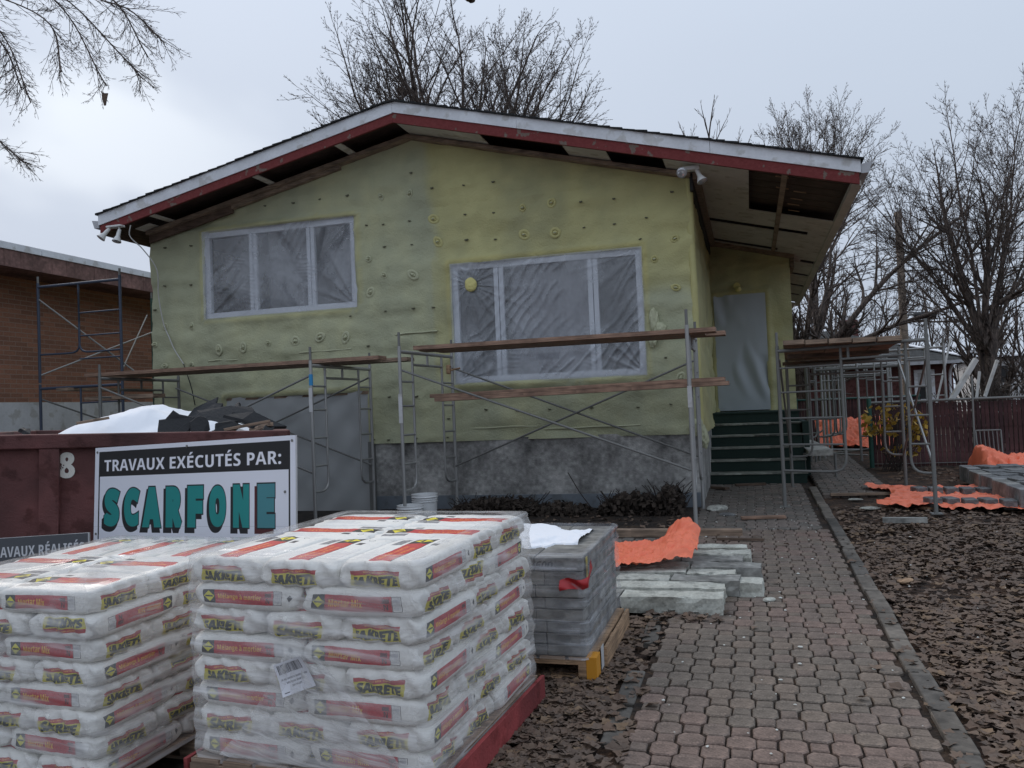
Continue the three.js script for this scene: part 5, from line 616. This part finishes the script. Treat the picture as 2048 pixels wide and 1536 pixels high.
// ------------------------------------------------------------------ yard fence and what leans on it
{
  const f = thing('slat_fence', 'dark red slatted chain-link fence at right of the yard', 'fence'); const r = rng(71), z = -14.2, y0 = 0.42, y1 = 1.40; const sg = [1, 2, 3].map((k) => tri(new RoundedBoxGeometry(0.052, y1 - y0, 0.012, 1, 0.004)));
  const reds = [[0.056, 0.024, 0.025], [0.066, 0.028, 0.028], [0.046, 0.021, 0.023]].map((c) => mapped(c, texes.rust)); for (let x = 1.86; x < 6.4; x += 0.062) { const o = part('slat', sg[0], reds[Math.floor(r() * 3)], f); o.position.set(x, (y0 + y1) / 2 - r() * 0.02, z + (r() - 0.5) * 0.012); o.rotation.z = (r() - 0.5) * 0.02; }
  part('top_rail', rod([1.80, 1.425, z + 0.01], [6.5, 1.435, z + 0.01], 0.02), M.galvDull, f); part('bottom_wire', rod([1.80, 0.46, z + 0.02], [6.5, 0.46, z + 0.02], 0.006), M.galvDull, f); for (const x of [1.80, 4.05, 6.3]) part('post', rod([x, ground(x, z), z + 0.05], [x, 1.50, z + 0.05], 0.035), M.fenceGreen, f);
  const f2 = thing('slat_fence', 'dark slatted fence behind the stored frames', 'fence'); for (let x = 0.9; x < 3.4; x += 0.062) { const o = part('slat', sg[0], reds[Math.floor(r() * 3)], f2); o.position.set(x, 1.0, -18.9); } part('top_rail', rod([0.9, 1.5, -18.88], [3.4, 1.5, -18.88], 0.02), M.fenceGreen, f2); for (const x of [0.95, 3.35]) part('post', rod([x, 0.45, -18.85], [x, 1.55, -18.85], 0.03), M.fenceGreen, f2);
  const lean = (a, b, w, h, lab) => piece('white_board', beam(a, b, w, h), M.peelWhite, lab, 'board', 'white boards leaning at the fence');
  lean([2.80, 1.35, -14.35], [3.18, 2.42, -14.9], 0.02, 0.03, 'thin white board leaning beside the back window'); lean([3.05, 1.42, -14.5], [3.48, 2.05, -14.7], 0.06, 0.07, 'wide peeling white board leaning over the fence'); lean([3.55, 1.45, -14.6], [3.78, 2.02, -14.7], 0.03, 0.045, 'narrow white board leaning against the tree trunk'); lean([3.42, 1.42, -14.55], [3.52, 1.85, -14.7], 0.03, 0.04, 'short white board between the leaning boards');
  const rk = thing('metal_rack', 'small grey metal grille leaning on the red fence', 'rack'); const X = 3.22, Z = -13.75; part('rack_frame', merge([rod([X, 0.42, Z], [X + 0.02, 0.95, Z - 0.2], 0.012), rod([X + 0.32, 0.40, Z], [X + 0.36, 0.95, Z - 0.2], 0.012), rod([X + 0.02, 0.95, Z - 0.2], [X + 0.36, 0.95, Z - 0.2], 0.012), rod([X, 0.42, Z], [X + 0.32, 0.40, Z], 0.012)]), M.galvDull, rk); for (let i = 1; i < 6; i++) part('rack_bar', rod([X + i * 0.055, 0.41, Z], [X + 0.02 + i * 0.057, 0.95, Z - 0.2], 0.006), M.galvDull, rk);
  piece('angle_post', rod([3.20, 0.42, -13.9], [3.30, 1.78, -14.25], 0.015), M.galvDull, 'thin leaning post behind the metal grille', 'post');
  // yellow bush
  const b = thing('yellow_bush', 'leggy bush with a few yellow leaves at the fence post', 'bush'), rr = rng(91), tw = []; for (let i = 0; i < 26; i++) { const x = 1.75 + rr() * 0.75, z2 = -13.55 - rr() * 0.4, h = 0.5 + rr() * 0.55; tw.push(tube([[2.0 + (rr() - 0.5) * 0.3, 0.38, -13.7], [lerp(2.05, x, 0.6), 0.38 + h * 0.5, z2], [x, 0.42 + h, z2]], 0.006, 8, 4)); } part('stems', merge(tw), M.dryTwig, b);
  const lg = []; for (let i = 0; i < 420; i++) { const x = 1.66 + rr() * 0.85, y = 0.95 + rr() * 0.44 - (rr() > 0.72 ? 0.35 : 0), c = fbm(x * 6, y * 6, 2, 7); if (c < 0.40) continue; const g = new THREE.PlaneGeometry(0.05, 0.075); g.rotateX(rr() * 3); g.rotateY(rr() * 6); g.rotateZ(rr() * 6); g.translate(x, y, -13.5 - rr() * 0.45); lg.push(tri(g)); } const lv = part('leaves', merge(lg), M.yellowLeaf, b); lv.userData.kind = 'stuff';
}
function twigMass(x0, x1, z0, z1, h, n, seed, thick = 0.005) { const r = rng(seed), l = []; for (let i = 0; i < n; i++) { const x = lerp(x0, x1, r()), z = lerp(z0, z1, r()), y = ground(x, z) - 0.02, a = r() * 6.3, k = h * (0.4 + 0.8 * r()), dx = Math.cos(a) * k * 0.5, dz = Math.sin(a) * k * 0.35; l.push(tube([[x, y, z], [x + dx * 0.4, y + k * 0.6, z + dz * 0.4], [x + dx * 1.2, y + k * (0.7 + 0.4 * r()), z + dz]], thick, 5, 3)); } return merge(l); }
{ // dead shrubs in the bed
  const sh = (x0, x1, h, n, s, lab) => { const b = thing('dry_shrub', lab, 'shrub', 'withered shrubs in the bed'); part('stems', twigMass(x0, x1, -9.5, -10.0, h, n, s), M.dryTwig, b); const r = rng(s + 1), l = []; for (let i = 0; i < n * 7; i++) { const x = lerp(x0, x1, r()), z = lerp(-9.45, -10.02, r()), g = new THREE.PlaneGeometry(0.04, 0.05); g.rotateX(r() * 3); g.rotateY(r() * 6); const e = 1 - Math.pow(Math.abs((x - (x0 + x1) / 2) / (x1 - x0) * 2), 2); g.translate(x, ground(x, z) + 0.02 + r() * h * 0.85 * (0.35 + 0.65 * e), z); l.push(tri(g)); } part('dead_leaves', merge(l), M.brownLeaf, b).userData.kind = 'stuff'; };
  sh(-1.75, -1.0, 0.26, 160, 101, 'low withered shrub by the flashing near the house corner'); sh(-1.12, -0.78, 0.36, 90, 103, 'taller withered shrub next to the scaffold leg'); sh(-3.6, -2.5, 0.22, 190, 105, 'sprawling withered shrub behind the buckets'); sh(-2.6, -1.9, 0.13, 90, 107, 'thin dry weeds in the middle of the bed');
  part('bare_stem', tube([[-1.9, 0.3, -10.0], [-2.05, 0.5, -10.02], [-2.2, 0.75, -10.05]], 0.006, 10, 4), M.dryTwig, scene.getObjectByName('dry_shrub'));
}

// ------------------------------------------------------------------ houses, pole and wires behind the yard
{
  const h = thing('red_brick_cottage', 'low red brick house with grey hip roof behind the fence', 'house'), z0 = -29, z1 = -37, xa = -3, xb = 6.9, ye = 2.55;
  part('wall', box(xa, xb - 0.6, 0.3, ye, z1 + 0.5, z0 - 0.5), M.brickRed, h);
  const rv = [[xa - 0.3, ye, z0], [xb, ye, z0], [xb, ye, z1], [xa - 0.3, ye, z1], [1.6, 4.0, -33], [3.0, 4.0, -33]], q = []; const tri3 = (a, b, c) => q.push(...rv[a], ...rv[b], ...rv[c]); tri3(0, 1, 5); tri3(0, 5, 4); tri3(1, 2, 5); tri3(2, 3, 4); tri3(2, 4, 5); tri3(3, 0, 4); const rg = new THREE.BufferGeometry(); rg.setAttribute('position', new THREE.Float32BufferAttribute(q, 3)); rg.computeVertexNormals(); const roof = part('roof', tri(rg), mapped([0.13, 0.145, 0.15], texes.shingle), h);
  part('snow_line', beam([5.0, 3.28, -30.95], [6.85, 2.60, -29.08], 0.35, 0.03), M.snow, roof); part('snow_line', beam([4.4, 2.80, -29.55], [5.0, 2.80, -29.55], 0.12, 0.03), M.snow, roof);
  part('gutter', box(xa - 0.3, xb, ye - 0.10, ye, z0 - 0.02, z0 + 0.08), M.gutter, h); part('chimney', box(3.35, 3.95, 3.3, 4.35, -33.4, -32.8, 0.02), M.brickRed, roof); part('chimney_pot', box(3.48, 3.82, 4.35, 4.52, -33.25, -32.95, 0.02), M.concreteLight, roof);
  const w = sub('window', h); part('window_frame', merge([box(5.15, 5.25, 1.25, 2.3, z0 - 0.5, z0 - 0.45), box(5.65, 5.75, 1.25, 2.3, z0 - 0.5, z0 - 0.45), box(5.25, 5.65, 1.25, 1.35, z0 - 0.5, z0 - 0.45), box(5.25, 5.65, 2.2, 2.3, z0 - 0.5, z0 - 0.45), box(5.25, 5.65, 1.75, 1.81, z0 - 0.5, z0 - 0.45)]), M.whiteMetal, w); part('pane', box(5.25, 5.65, 1.35, 1.75, z0 - 0.52, z0 - 0.48), M.black, w); part('blind', box(5.25, 5.65, 1.81, 2.2, z0 - 0.52, z0 - 0.48), M.houseWhite, w);
  part('downspout', tube([[6.25, 2.5, z0 + 0.0], [6.2, 2.2, z0 - 0.4], [6.2, 1.3, z0 - 0.45]], 0.045, 12, 6), M.whiteMetal, h);
  const h2 = thing('white_cottage', 'pale far house at right edge behind the trees', 'house'); part('wall', box(11.2, 18, 0.3, 3.05, -52, -45), M.houseWhite, h2); part('roof', merge([beam([10.9, 3.05, -45], [18.3, 3.05, -45], 7.2, 0.1).translate(0, 0.08, -3.5)]), M.shingle, h2); part('window', box(11.5, 12.0, 1.9, 2.7, -45.05, -44.97), M.black, h2); part('snow_edge', box(10.9, 18.3, 3.14, 3.2, -45.2, -44.6), M.snow, h2);
  const p = thing('utility_pole', 'wooden utility pole behind the brick cottage yard', 'utility pole'); part('pole', rod([4.50, 0.3, -27], [4.53, 7.0, -27], 0.125, 0.10, 12), M.pole, p); part('transformer', merge([rod([4.82, 3.85, -27.1], [5.42, 3.84, -27.1], 0.10, 0.10, 12)]), M.black, p); part('cross_bar', rod([4.5, 3.9, -27.05], [5.4, 3.88, -27.05], 0.03), M.galvDull, p);
  const wire = (y, sag, z, lab) => piece('power_line', merge([tube([[-12, y - 0.9 - sag, z - 8], [-4, y - 0.5 - sag, z - 4], [4.5, y, z]], 0.012, 30, 4), tube([[4.5, y, z], [9, y - 0.02 - sag * 0.3, z - 0.5], [16, y + 0.04, z - 1]], 0.012, 30, 4)]), M.black, lab, 'wire', 'overhead wires');
  ['topmost', 'second', 'third', 'fourth', 'fifth', 'lowest'].forEach((o, i) => wire([5.95, 5.65, 5.45, 5.2, 4.85, 3.95][i], 0.2 + 0.05 * i, -27 + 0.03 * i, `thin black overhead wire on the utility pole, ${o}`));
}

// ------------------------------------------------------------------ bare trees
function treeGeo(stems, seed, o) { // stems: [[start, dir, length, radius]]; returns thick limbs and fine twigs
  const r = rng(seed), thick = [], thin = [], up = V(0, 1, 0);
  const cyl = (a, b, ra, rb, list, seg) => { const d = b.clone().sub(a), L = d.length(); if (L < 1e-4) return; d.divideScalar(L); const s = Math.abs(d.y) > 0.95 ? V(1, 0, 0) : V(0, 1, 0), x = s.cross(d).normalize(), y = d.clone().cross(x); const P3 = [], N3 = [], pt = (c, rad, k) => { const t = k / seg * Math.PI * 2, n = x.clone().multiplyScalar(Math.cos(t)).addScaledVector(y, Math.sin(t)); return [c.clone().addScaledVector(n, rad), n]; }; for (let k = 0; k < seg; k++) { const [p0, n0] = pt(a, ra, k), [p1, n1] = pt(a, ra, k + 1), [p2, n2] = pt(b, rb, k), [p3, n3] = pt(b, rb, k + 1); for (const [p, n] of [[p0, n0], [p1, n1], [p2, n2], [p1, n1], [p3, n3], [p2, n2]]) { list.p.push(p.x, p.y, p.z); list.n.push(n.x, n.y, n.z); } } };
  const T = { p: [], n: [] }, C = { p: [], n: [] };
  function grow(p, d, len, rad, lvl) {
    const seg = lvl >= o.levels - 1 ? 2 : lvl === 0 ? 7 : 4, list = lvl <= (o.trunkLevels ?? 0) ? T : C, sides = rad > 0.06 ? 7 : rad > 0.02 ? 5 : 3; let q = p.clone(), dir = d.clone(), kids = [];
    for (let i = 0; i < seg; i++) { const t1 = (i + 1) / seg, wob = o.wobble * (lvl === 0 ? 0.6 : 1); dir.add(V((r() - 0.5) * wob, (r() - 0.5) * wob + o.lift * (lvl > 0 ? 1 : 0.3) * 0.25, (r() - 0.5) * wob)).normalize(); const e = q.clone().addScaledVector(dir, len / seg), r0 = rad * lerp(1, o.taper, i / seg), r1 = rad * lerp(1, o.taper, t1); cyl(q, e, r0, r1, list, sides); kids.push([e.clone(), dir.clone(), r1, t1]); q = e; }
    if (lvl >= o.levels) return;
    const n = o.kids[lvl] ?? 3; for (let k = 0; k < n; k++) { const t = lerp(o.from[lvl] ?? 0.25, 1, (k + r() * 0.8) / n), c = kids[Math.min(kids.length - 1, Math.floor(t * kids.length))], a = r() * 6.3, sp = o.spread * (0.6 + 0.7 * r()), s = V(Math.cos(a), 0.15 * (r() - 0.3), Math.sin(a)); const nd = c[1].clone().multiplyScalar(Math.cos(sp)).addScaledVector(s.addScaledVector(c[1], -s.dot(c[1])).normalize(), Math.sin(sp)).normalize(); nd.y += o.droop ?? 0; nd.normalize(); grow(c[0], nd, len * (o.ratio * (0.7 + 0.55 * r())) * lerp(1.05, 0.75, t), Math.max(o.minR, c[2] * (0.5 + 0.25 * r())), lvl + 1); }
    grow(q, dir, len * o.ratio * 0.9, Math.max(o.minR, rad * o.taper * 0.95), lvl + 1);
  }
  for (const [p, d, l, rad] of stems) grow(V(...p), V(...d).normalize(), l, rad, 0);
  const G = (l) => { const g = new THREE.BufferGeometry(); g.setAttribute('position', new THREE.Float32BufferAttribute(l.p, 3)); g.setAttribute('normal', new THREE.Float32BufferAttribute(l.n, 3)); g.setAttribute('uv', new THREE.Float32BufferAttribute(new Float32Array(l.p.length / 3 * 2).map((_, i) => i % 2 ? l.p[(i >> 1) * 3 + 1] : l.p[(i >> 1) * 3] + l.p[(i >> 1) * 3 + 2]), 2)); return g; };
  return [G(T), G(C)];
}
function tree(name, label, stems, seed, o, mat = M.bark) { const t = thing(name, label, 'tree', 'bare trees'); const [a, b] = treeGeo(stems, seed, { levels: 4, kids: [6, 5, 4, 3], from: [0.3, 0.2, 0.2, 0.2], spread: 0.65, ratio: 0.58, taper: 0.55, wobble: 0.22, lift: 0.35, minR: 0.006, trunkLevels: 0, ...o }); part('trunk', a, mat, t); part('crown', b, mat, t); return t; }
// stems fanning from a base to a rounded crown
function fan(base, c, R, n, phi, rad, seed, dz = 0.6) { const r = rng(seed), st = []; for (let i = 0; i < n; i++) { const f = lerp(-phi, phi, (i + 0.5) / n) + (r() - 0.5) * 0.2, k = R * (0.62 + 0.3 * r()), t = [c[0] + k * Math.sin(f), c[1] + k * Math.cos(f), c[2] + (r() - 0.5) * 2 * R * dz], d = [t[0] - base[0], t[1] - base[1], t[2] - base[2]], l = Math.hypot(...d); st.push([base, [d[0], d[1], d[2]], l * 0.74, rad * (0.75 + 0.5 * r())]); } return st; }
{ // wide many-stemmed tree behind the roof
  const st = [[[-9.5, 0.3, -27], [0, 1, 0], 5.2, 0.42], ...fan([-9.5, 5.2, -27], [-9.6, 11.0, -27], 5.6, 18, 1.9, 0.10, 7), ...fan([-9.5, 5.2, -27], [-9.6, 11.0, -27], 5.9, 16, 1.8, 0.08, 19)];
  const t = tree('spreading_tree', 'large many-stemmed bare tree behind the roof ridge', st, 12, { kids: [11, 6, 5, 3], levels: 4, spread: 0.66, ratio: 0.37, minR: 0.0075, taper: 0.42, lift: 0.12, wobble: 0.30, from: [0.3, 0.15, 0.2, 0.2] });
  const nest = (x, y, z, s) => { const g = new THREE.IcosahedronGeometry(s, 3), p = g.attributes.position; for (let i = 0; i < p.count; i++) { const k = 1 + 0.9 * (fbm(p.getX(i) * 6 + x, p.getY(i) * 6 + p.getZ(i) * 5, 3, 4) - 0.5); p.setXYZ(i, p.getX(i) * k, p.getY(i) * k * 0.8, p.getZ(i) * k); } g.computeVertexNormals(); g.translate(x, y, z); return tri(g); }; part('squirrel_nest', nest(-8.6, 16.0, -27, 0.3), M.woodDark, t); part('leaf_clump', nest(-13.2, 11.7, -27, 0.22), M.woodDark, t); part('leaf_clump', nest(-11.3, 12.95, -27, 0.2), M.woodDark, t);
}
tree('round_tree', 'pale bare tree with rounded crown above the right eave', [[[3.6, 0.4, -44], [0, 1, 0], 7.5, 0.3], ...fan([3.6, 7.8, -44], [3.6, 12.8, -44], 3.7, 15, 1.5, 0.07, 17)], 31, { kids: [9, 6, 5, 3], levels: 4, spread: 0.62, ratio: 0.40, minR: 0.008, taper: 0.45, lift: 0.15, from: [0.3, 0.2, 0.2, 0.2] }, M.bark);
tree('slim_tree', 'small faint bare treetop left of the round crown', [[[-1.0, 0.4, -44], [0, 1, 0], 10.6, 0.16], ...[0, 1, 2, 3].map((i) => [[-1.0, 10.9, -44], [Math.cos(i * 1.6) * 0.5, 1, Math.sin(i * 1.6) * 0.5], 2.6, 0.05])], 33, { kids: [5, 4, 3, 2], spread: 0.45, ratio: 0.40, minR: 0.011, lift: 0.3, from: [0.5, 0.2, 0.2, 0.2] }, M.bark);
tree('maple_tree', 'tall bare tree with forked trunk right of the utility pole', [[[4.36, 0.3, -18], [0.01, 1, 0], 2.2, 0.20], [[4.37, 2.45, -18], [-0.16, 1, 0.05], 2.6, 0.085], [[4.40, 2.45, -18], [0.15, 1, -0.08], 2.3, 0.08], ...fan([4.37, 2.35, -18], [4.4, 4.9, -18], 2.6, 11, 1.75, 0.036, 27, 0.7)], 41, { kids: [10, 6, 5, 3], levels: 4, spread: 0.72, ratio: 0.42, minR: 0.004, taper: 0.45, lift: 0.25, wobble: 0.28, from: [0.2, 0.15, 0.2, 0.2] });
tree('old_tree', 'arching bare tree at the end of the eave by the chimney', [[[1.5, 0.4, -24], [0.02, 1, 0], 2.6, 0.21], [[2.0, 0.4, -24], [-0.05, 1, 0], 2.5, 0.19], [[1.95, 2.8, -24], [0.85, 0.75, 0.1], 3.6, 0.09], [[1.5, 3.0, -24], [0.15, 1, 0], 3.0, 0.085], [[1.4, 3.0, -24], [-0.5, 1, 0.2], 2.8, 0.08], [[2.1, 2.7, -24], [1, 0.42, 0.3], 3.2, 0.075], [[1.7, 3.0, -24], [0.45, 1, -0.3], 3.0, 0.075]], 51, { kids: [8, 6, 4, 3], spread: 0.75, ratio: 0.46, minR: 0.006, taper: 0.5, lift: 0.05, wobble: 0.36, from: [0.3, 0.15, 0.2, 0.2] });
['between the pole and the forked tree', 'behind the red cottage chimney', 'at the right edge beyond the fence', 'behind the stored frames', 'right of the forked trunk'].forEach((w, i) => { const [x, z, h] = [[5.8, -38, 5.2], [4.5, -40, 6.5], [6.2, -20, 2.6], [0.9, -26, 4.4], [7.5, -32, 5.0]][i]; tree('thicket_tree', 'bushy bare sapling ' + w, [0, 1, 2, 3, 4].map((k) => [[x + (k - 2) * 0.4, 0.3, z + (k % 2) * 0.5], [(k - 2) * 0.13, 1, 0], h * 0.75, 0.05]), 60 + i, { kids: [9, 5, 3], levels: 3, spread: 0.6, ratio: 0.42, minR: 0.009, from: [0.15, 0.2, 0.2] }, M.bark); });
{ const b = thing('dry_hedge', 'tangled dry hedge behind the red fence at right', 'hedge'), r = rng(5), l = []; for (let i = 0; i < 700; i++) { const x = 3.4 + r() * 4, z = -14.6 - r() * 1.6, y = 0.5, k = 0.8 + 0.5 * r(), a = r() * 6.3; l.push(tube([[x, y, z], [x + 0.12 * Math.cos(a), y + k * 0.6, z], [x + 0.35 * Math.cos(a), y + k, z + 0.2 * Math.sin(a)]], 0.006, 4, 3)); } part('branches', merge(l), M.dryTwig, b); const lf = []; for (let i = 0; i < 900; i++) { const g = new THREE.PlaneGeometry(0.05, 0.06); g.rotateX(r() * 3); g.rotateY(r() * 6); g.translate(3.4 + r() * 4, 0.6 + r() * 1.1, -14.6 - r() * 1.6); lf.push(tri(g)); } part('dead_leaves', merge(lf), M.brownLeaf, b).userData.kind = 'stuff'; }
{ // street tree at the left whose boughs hang into view
  const limb = (a, b, l, rad) => [a, [b[0] - a[0], b[1] - a[1], b[2] - a[2]], l, rad];
  const st = [[[-9.4, 0.1, -4.2], [0.04, 1, 0], 4.6, 0.22], [[-9.3, 4.6, -4.2], [0.75, 0.6, -0.2], 1.9, 0.09], [[-9.3, 4.3, -4.2], [0.9, 0.8, -0.3], 1.6, 0.06], [[-9.3, 4.6, -4.2], [-0.6, 1, 0.3], 3, 0.1]];
  const o = { kids: [2, 3, 3], levels: 2, spread: 0.5, ratio: 0.4, minR: 0.004, from: [0.6, 0.3, 0.2], lift: 0.1 };
  const t = tree('street_tree', 'bare boughs of a street tree hanging in at upper left', st, 71, o);
  const hang = [[[-7.0, 6.0, -5.6], [-5.9, 5.45, -6.0], [-5.32, 4.55, -6.0]], [[-6.9, 6.1, -5.6], [-5.75, 5.42, -5.95], [-5.2, 4.85, -6.0], [-4.93, 4.55, -6.0]], [[-6.7, 6.2, -5.6], [-5.5, 5.4, -6.0], [-5.05, 5.18, -6.0], [-4.72, 4.85, -6.0]], [[-7.2, 5.9, -5.7], [-6.5, 5.25, -6.0], [-6.15, 4.52, -6.0]], [[-7.2, 5.8, -5.7], [-6.05, 5.3, -6.1], [-5.8, 4.75, -6.0]], [[-7.2, 5.5, -5.6], [-6.6, 4.3, -6.0], [-6.24, 3.98, -6.0]], [[-7.2, 5.7, -5.7], [-6.6, 5.2, -6.1], [-6.35, 4.7, -6.1]], [[-7.0, 6.0, -5.4], [-5.6, 5.5, -5.7], [-5.1, 5.35, -5.8]], [[-7.0, 6.1, -5.8], [-5.55, 5.55, -6.3], [-5.2, 4.95, -6.4]]];
  const P3 = [], twigs = []; const r = rng(8);
  hang.forEach((pts, i) => { const c = new THREE.CatmullRomCurve3(pts.map((p) => V(...p)), false, 'centripetal'); P3.push(tube(pts, 0.0065, 24, 5)); const q = c.getPoints(9).map((v) => v.toArray()); P3.push(tube([[-7.6, 5.5, -5.2], pts[0]], 0.03, 4, 6)); for (let k = 0; k < 34; k++) { const t2 = 0.2 + 0.8 * (k + r()) / 34, p = c.getPoint(t2), d = c.getTangent(t2), s = r() > 0.5 ? 1 : -1; const dir = [d.x + s * (0.6 + 0.4 * r()) * -d.y * -1, d.y + s * 0.7 * d.x + 0.0, (r() - 0.5) * 0.9]; twigs.push([p.toArray(), dir, 0.34 * (1.2 - t2 * 0.75) * (0.4 + r()), 0.0034]); } });
  const [a, b] = treeGeo(twigs, 9, { levels: 2, kids: [4, 3], from: [0.2, 0.2], spread: 0.7, ratio: 0.42, taper: 0.6, wobble: 0.4, lift: -0.05, minR: 0.0018, trunkLevels: -1 }); part('bough', merge(P3), M.bark, t); part('twigs', b, M.bark, t);
  const lf = new THREE.Shape([[0, 0.05], [0.035, 0.045], [0.022, 0], [0.008, -0.06], [-0.008, -0.06], [-0.03, 0.0], [-0.03, 0.05], [-0.045, 0.075]].map((p) => new THREE.Vector2(...p))); const lg = new THREE.ExtrudeGeometry(lf, { depth: 0.006, bevelEnabled: false }); lg.translate(-5.335, 4.435, -6.0); part('hanging_leaf', tri(lg), M.woodDark, t); part('leaf_stalk', rod([-5.365, 4.50, -6], [-5.33, 4.57, -6], 0.003, 0.003, 4), M.bark, t);
}

// ------------------------------------------------------------------ fallen leaves
{
  const leaf = (s) => { const r = rng(s), n = 15, out = [], fold = 0.1 + 0.35 * r(), curl = (r() - 0.4) * 7; for (let i = 0; i < n; i++) { const a = i / n * Math.PI * 2, k = (0.60 + 0.42 * Math.pow(Math.abs(Math.cos(a * 2.5)), 1.3)) * (0.85 + 0.3 * r()), x = Math.cos(a) * k * 0.052, z = Math.sin(a) * k * 0.046; out.push([x, fold * Math.abs(z) + curl * x * x + 0.006 * (r() - 0.5), z]); } const p = []; for (let i = 0; i < n; i++) { const a = out[i], b = out[(i + 1) % n]; p.push(0, 0.002 * r(), 0, ...b, ...a); } const g = new THREE.BufferGeometry(); g.setAttribute('position', new THREE.Float32BufferAttribute(p, 3)); g.computeVertexNormals(); return g; };
  const zones = [[0.84, 5.2, -2.0, -8.9, 34000, 0.002], [0.70, 0.90, -2.2, -8.5, 240, 0.02], [-0.76, -0.56, -2.4, -5.4, 170, 0.012], [0.84, 3.4, -8.6, -10.2, 900, 0], [-1.25, -0.72, -2.4, -5.45, 3600, 0.002], [-0.7, -0.2, -5.35, -5.58, 60, 0.03], [-0.56, 0.72, -2.6, -8.5, 26, 0.03], [-2.6, -0.8, -7.35, -7.6, 40, 0.01], [-1.2, -0.3, -2.0, -3.0, 900, 0.002], [-4.5, -0.8, -8.4, -9.9, 260, 0.025], [1.9, 5, -12.2, -14, 260, 0.0]];
  const cols = [[0.145, 0.098, 0.070], [0.13, 0.092, 0.069], [0.155, 0.106, 0.075], [0.12, 0.086, 0.066], [0.165, 0.115, 0.082], [0.14, 0.09, 0.062], [0.19, 0.125, 0.076]];
  const r = rng(123), pts = []; for (const [x0, x1, z0, z1, n, dy] of zones) for (let i = 0; i < n; i++) { const z = lerp(z0, z1, Math.pow(r(), n > 2000 ? 0.85 : 1)), x = lerp(x0, x1, r()); if (n > 9000 && fbm(x * 1.1, z * 1.1, 3, 40) < 0.36 && r() > 0.3) continue; pts.push([x, ground(x, z) + dy + r() * 0.010, z]); }
  const mat = new THREE.MeshStandardMaterial({ roughness: 0.8, side: THREE.DoubleSide }); const V3 = [1, 2, 3, 4, 5, 6].map(leaf);
  V3.forEach((g, k) => { const l = pts.filter((_, i) => i % 6 === k), m = shade(new THREE.InstancedMesh(g, mat, l.length)); m.name = numbered('fallen_leaves'); m.userData.kind = 'stuff'; tag(m, 'brown fallen leaves scattered over the soil and walk', 'leaves', 'fallen leaves'); const q = new THREE.Matrix4(), e = new THREE.Euler(), c = new THREE.Color(); l.forEach((p, i) => { const s = 0.32 + 0.5 * r(); q.makeRotationFromEuler(e.set((r() - 0.5) * 0.45, r() * 6.3, (r() - 0.5) * 0.45)); q.scale(V(s, s, s)); q.setPosition(...p); m.setMatrixAt(i, q); const cc = cols[Math.floor(Math.pow(r(), 1.3) * cols.length)], v = 0.82 + 0.32 * r(); m.setColorAt(i, c.setRGB(cc[0] * v, cc[1] * v, cc[2] * v)); }); scene.add(m); });
}

{ // chips of foam and mortar on the walk
  const g = new THREE.IcosahedronGeometry(0.008, 0), r = rng(321), m = shade(new THREE.InstancedMesh(g, S([0.6, 0.6, 0.55]), 150)); m.name = 'debris_chips'; tag(m, 'tiny pale foam and mortar chips strewn over the walk', 'debris', null, 'stuff'); const q = new THREE.Matrix4(); for (let i = 0; i < 150; i++) { const near = r() > 0.3, x = near ? lerp(-0.5, 0.68, r()) : lerp(0.9, 2.6, r()), z = near ? lerp(-2.7, -11, r()) : lerp(-4, -10.5, r()), k = 0.4 + 1.4 * r() * r(); q.makeRotationY(r() * 6); q.scale(V(k * (0.8 + r()), k * 0.5, k)); q.setPosition(x, 0.028 * -z + (near ? 0.026 : 0.03), z); m.setMatrixAt(i, q); } scene.add(m);
}
renderer.render(scene, camera);
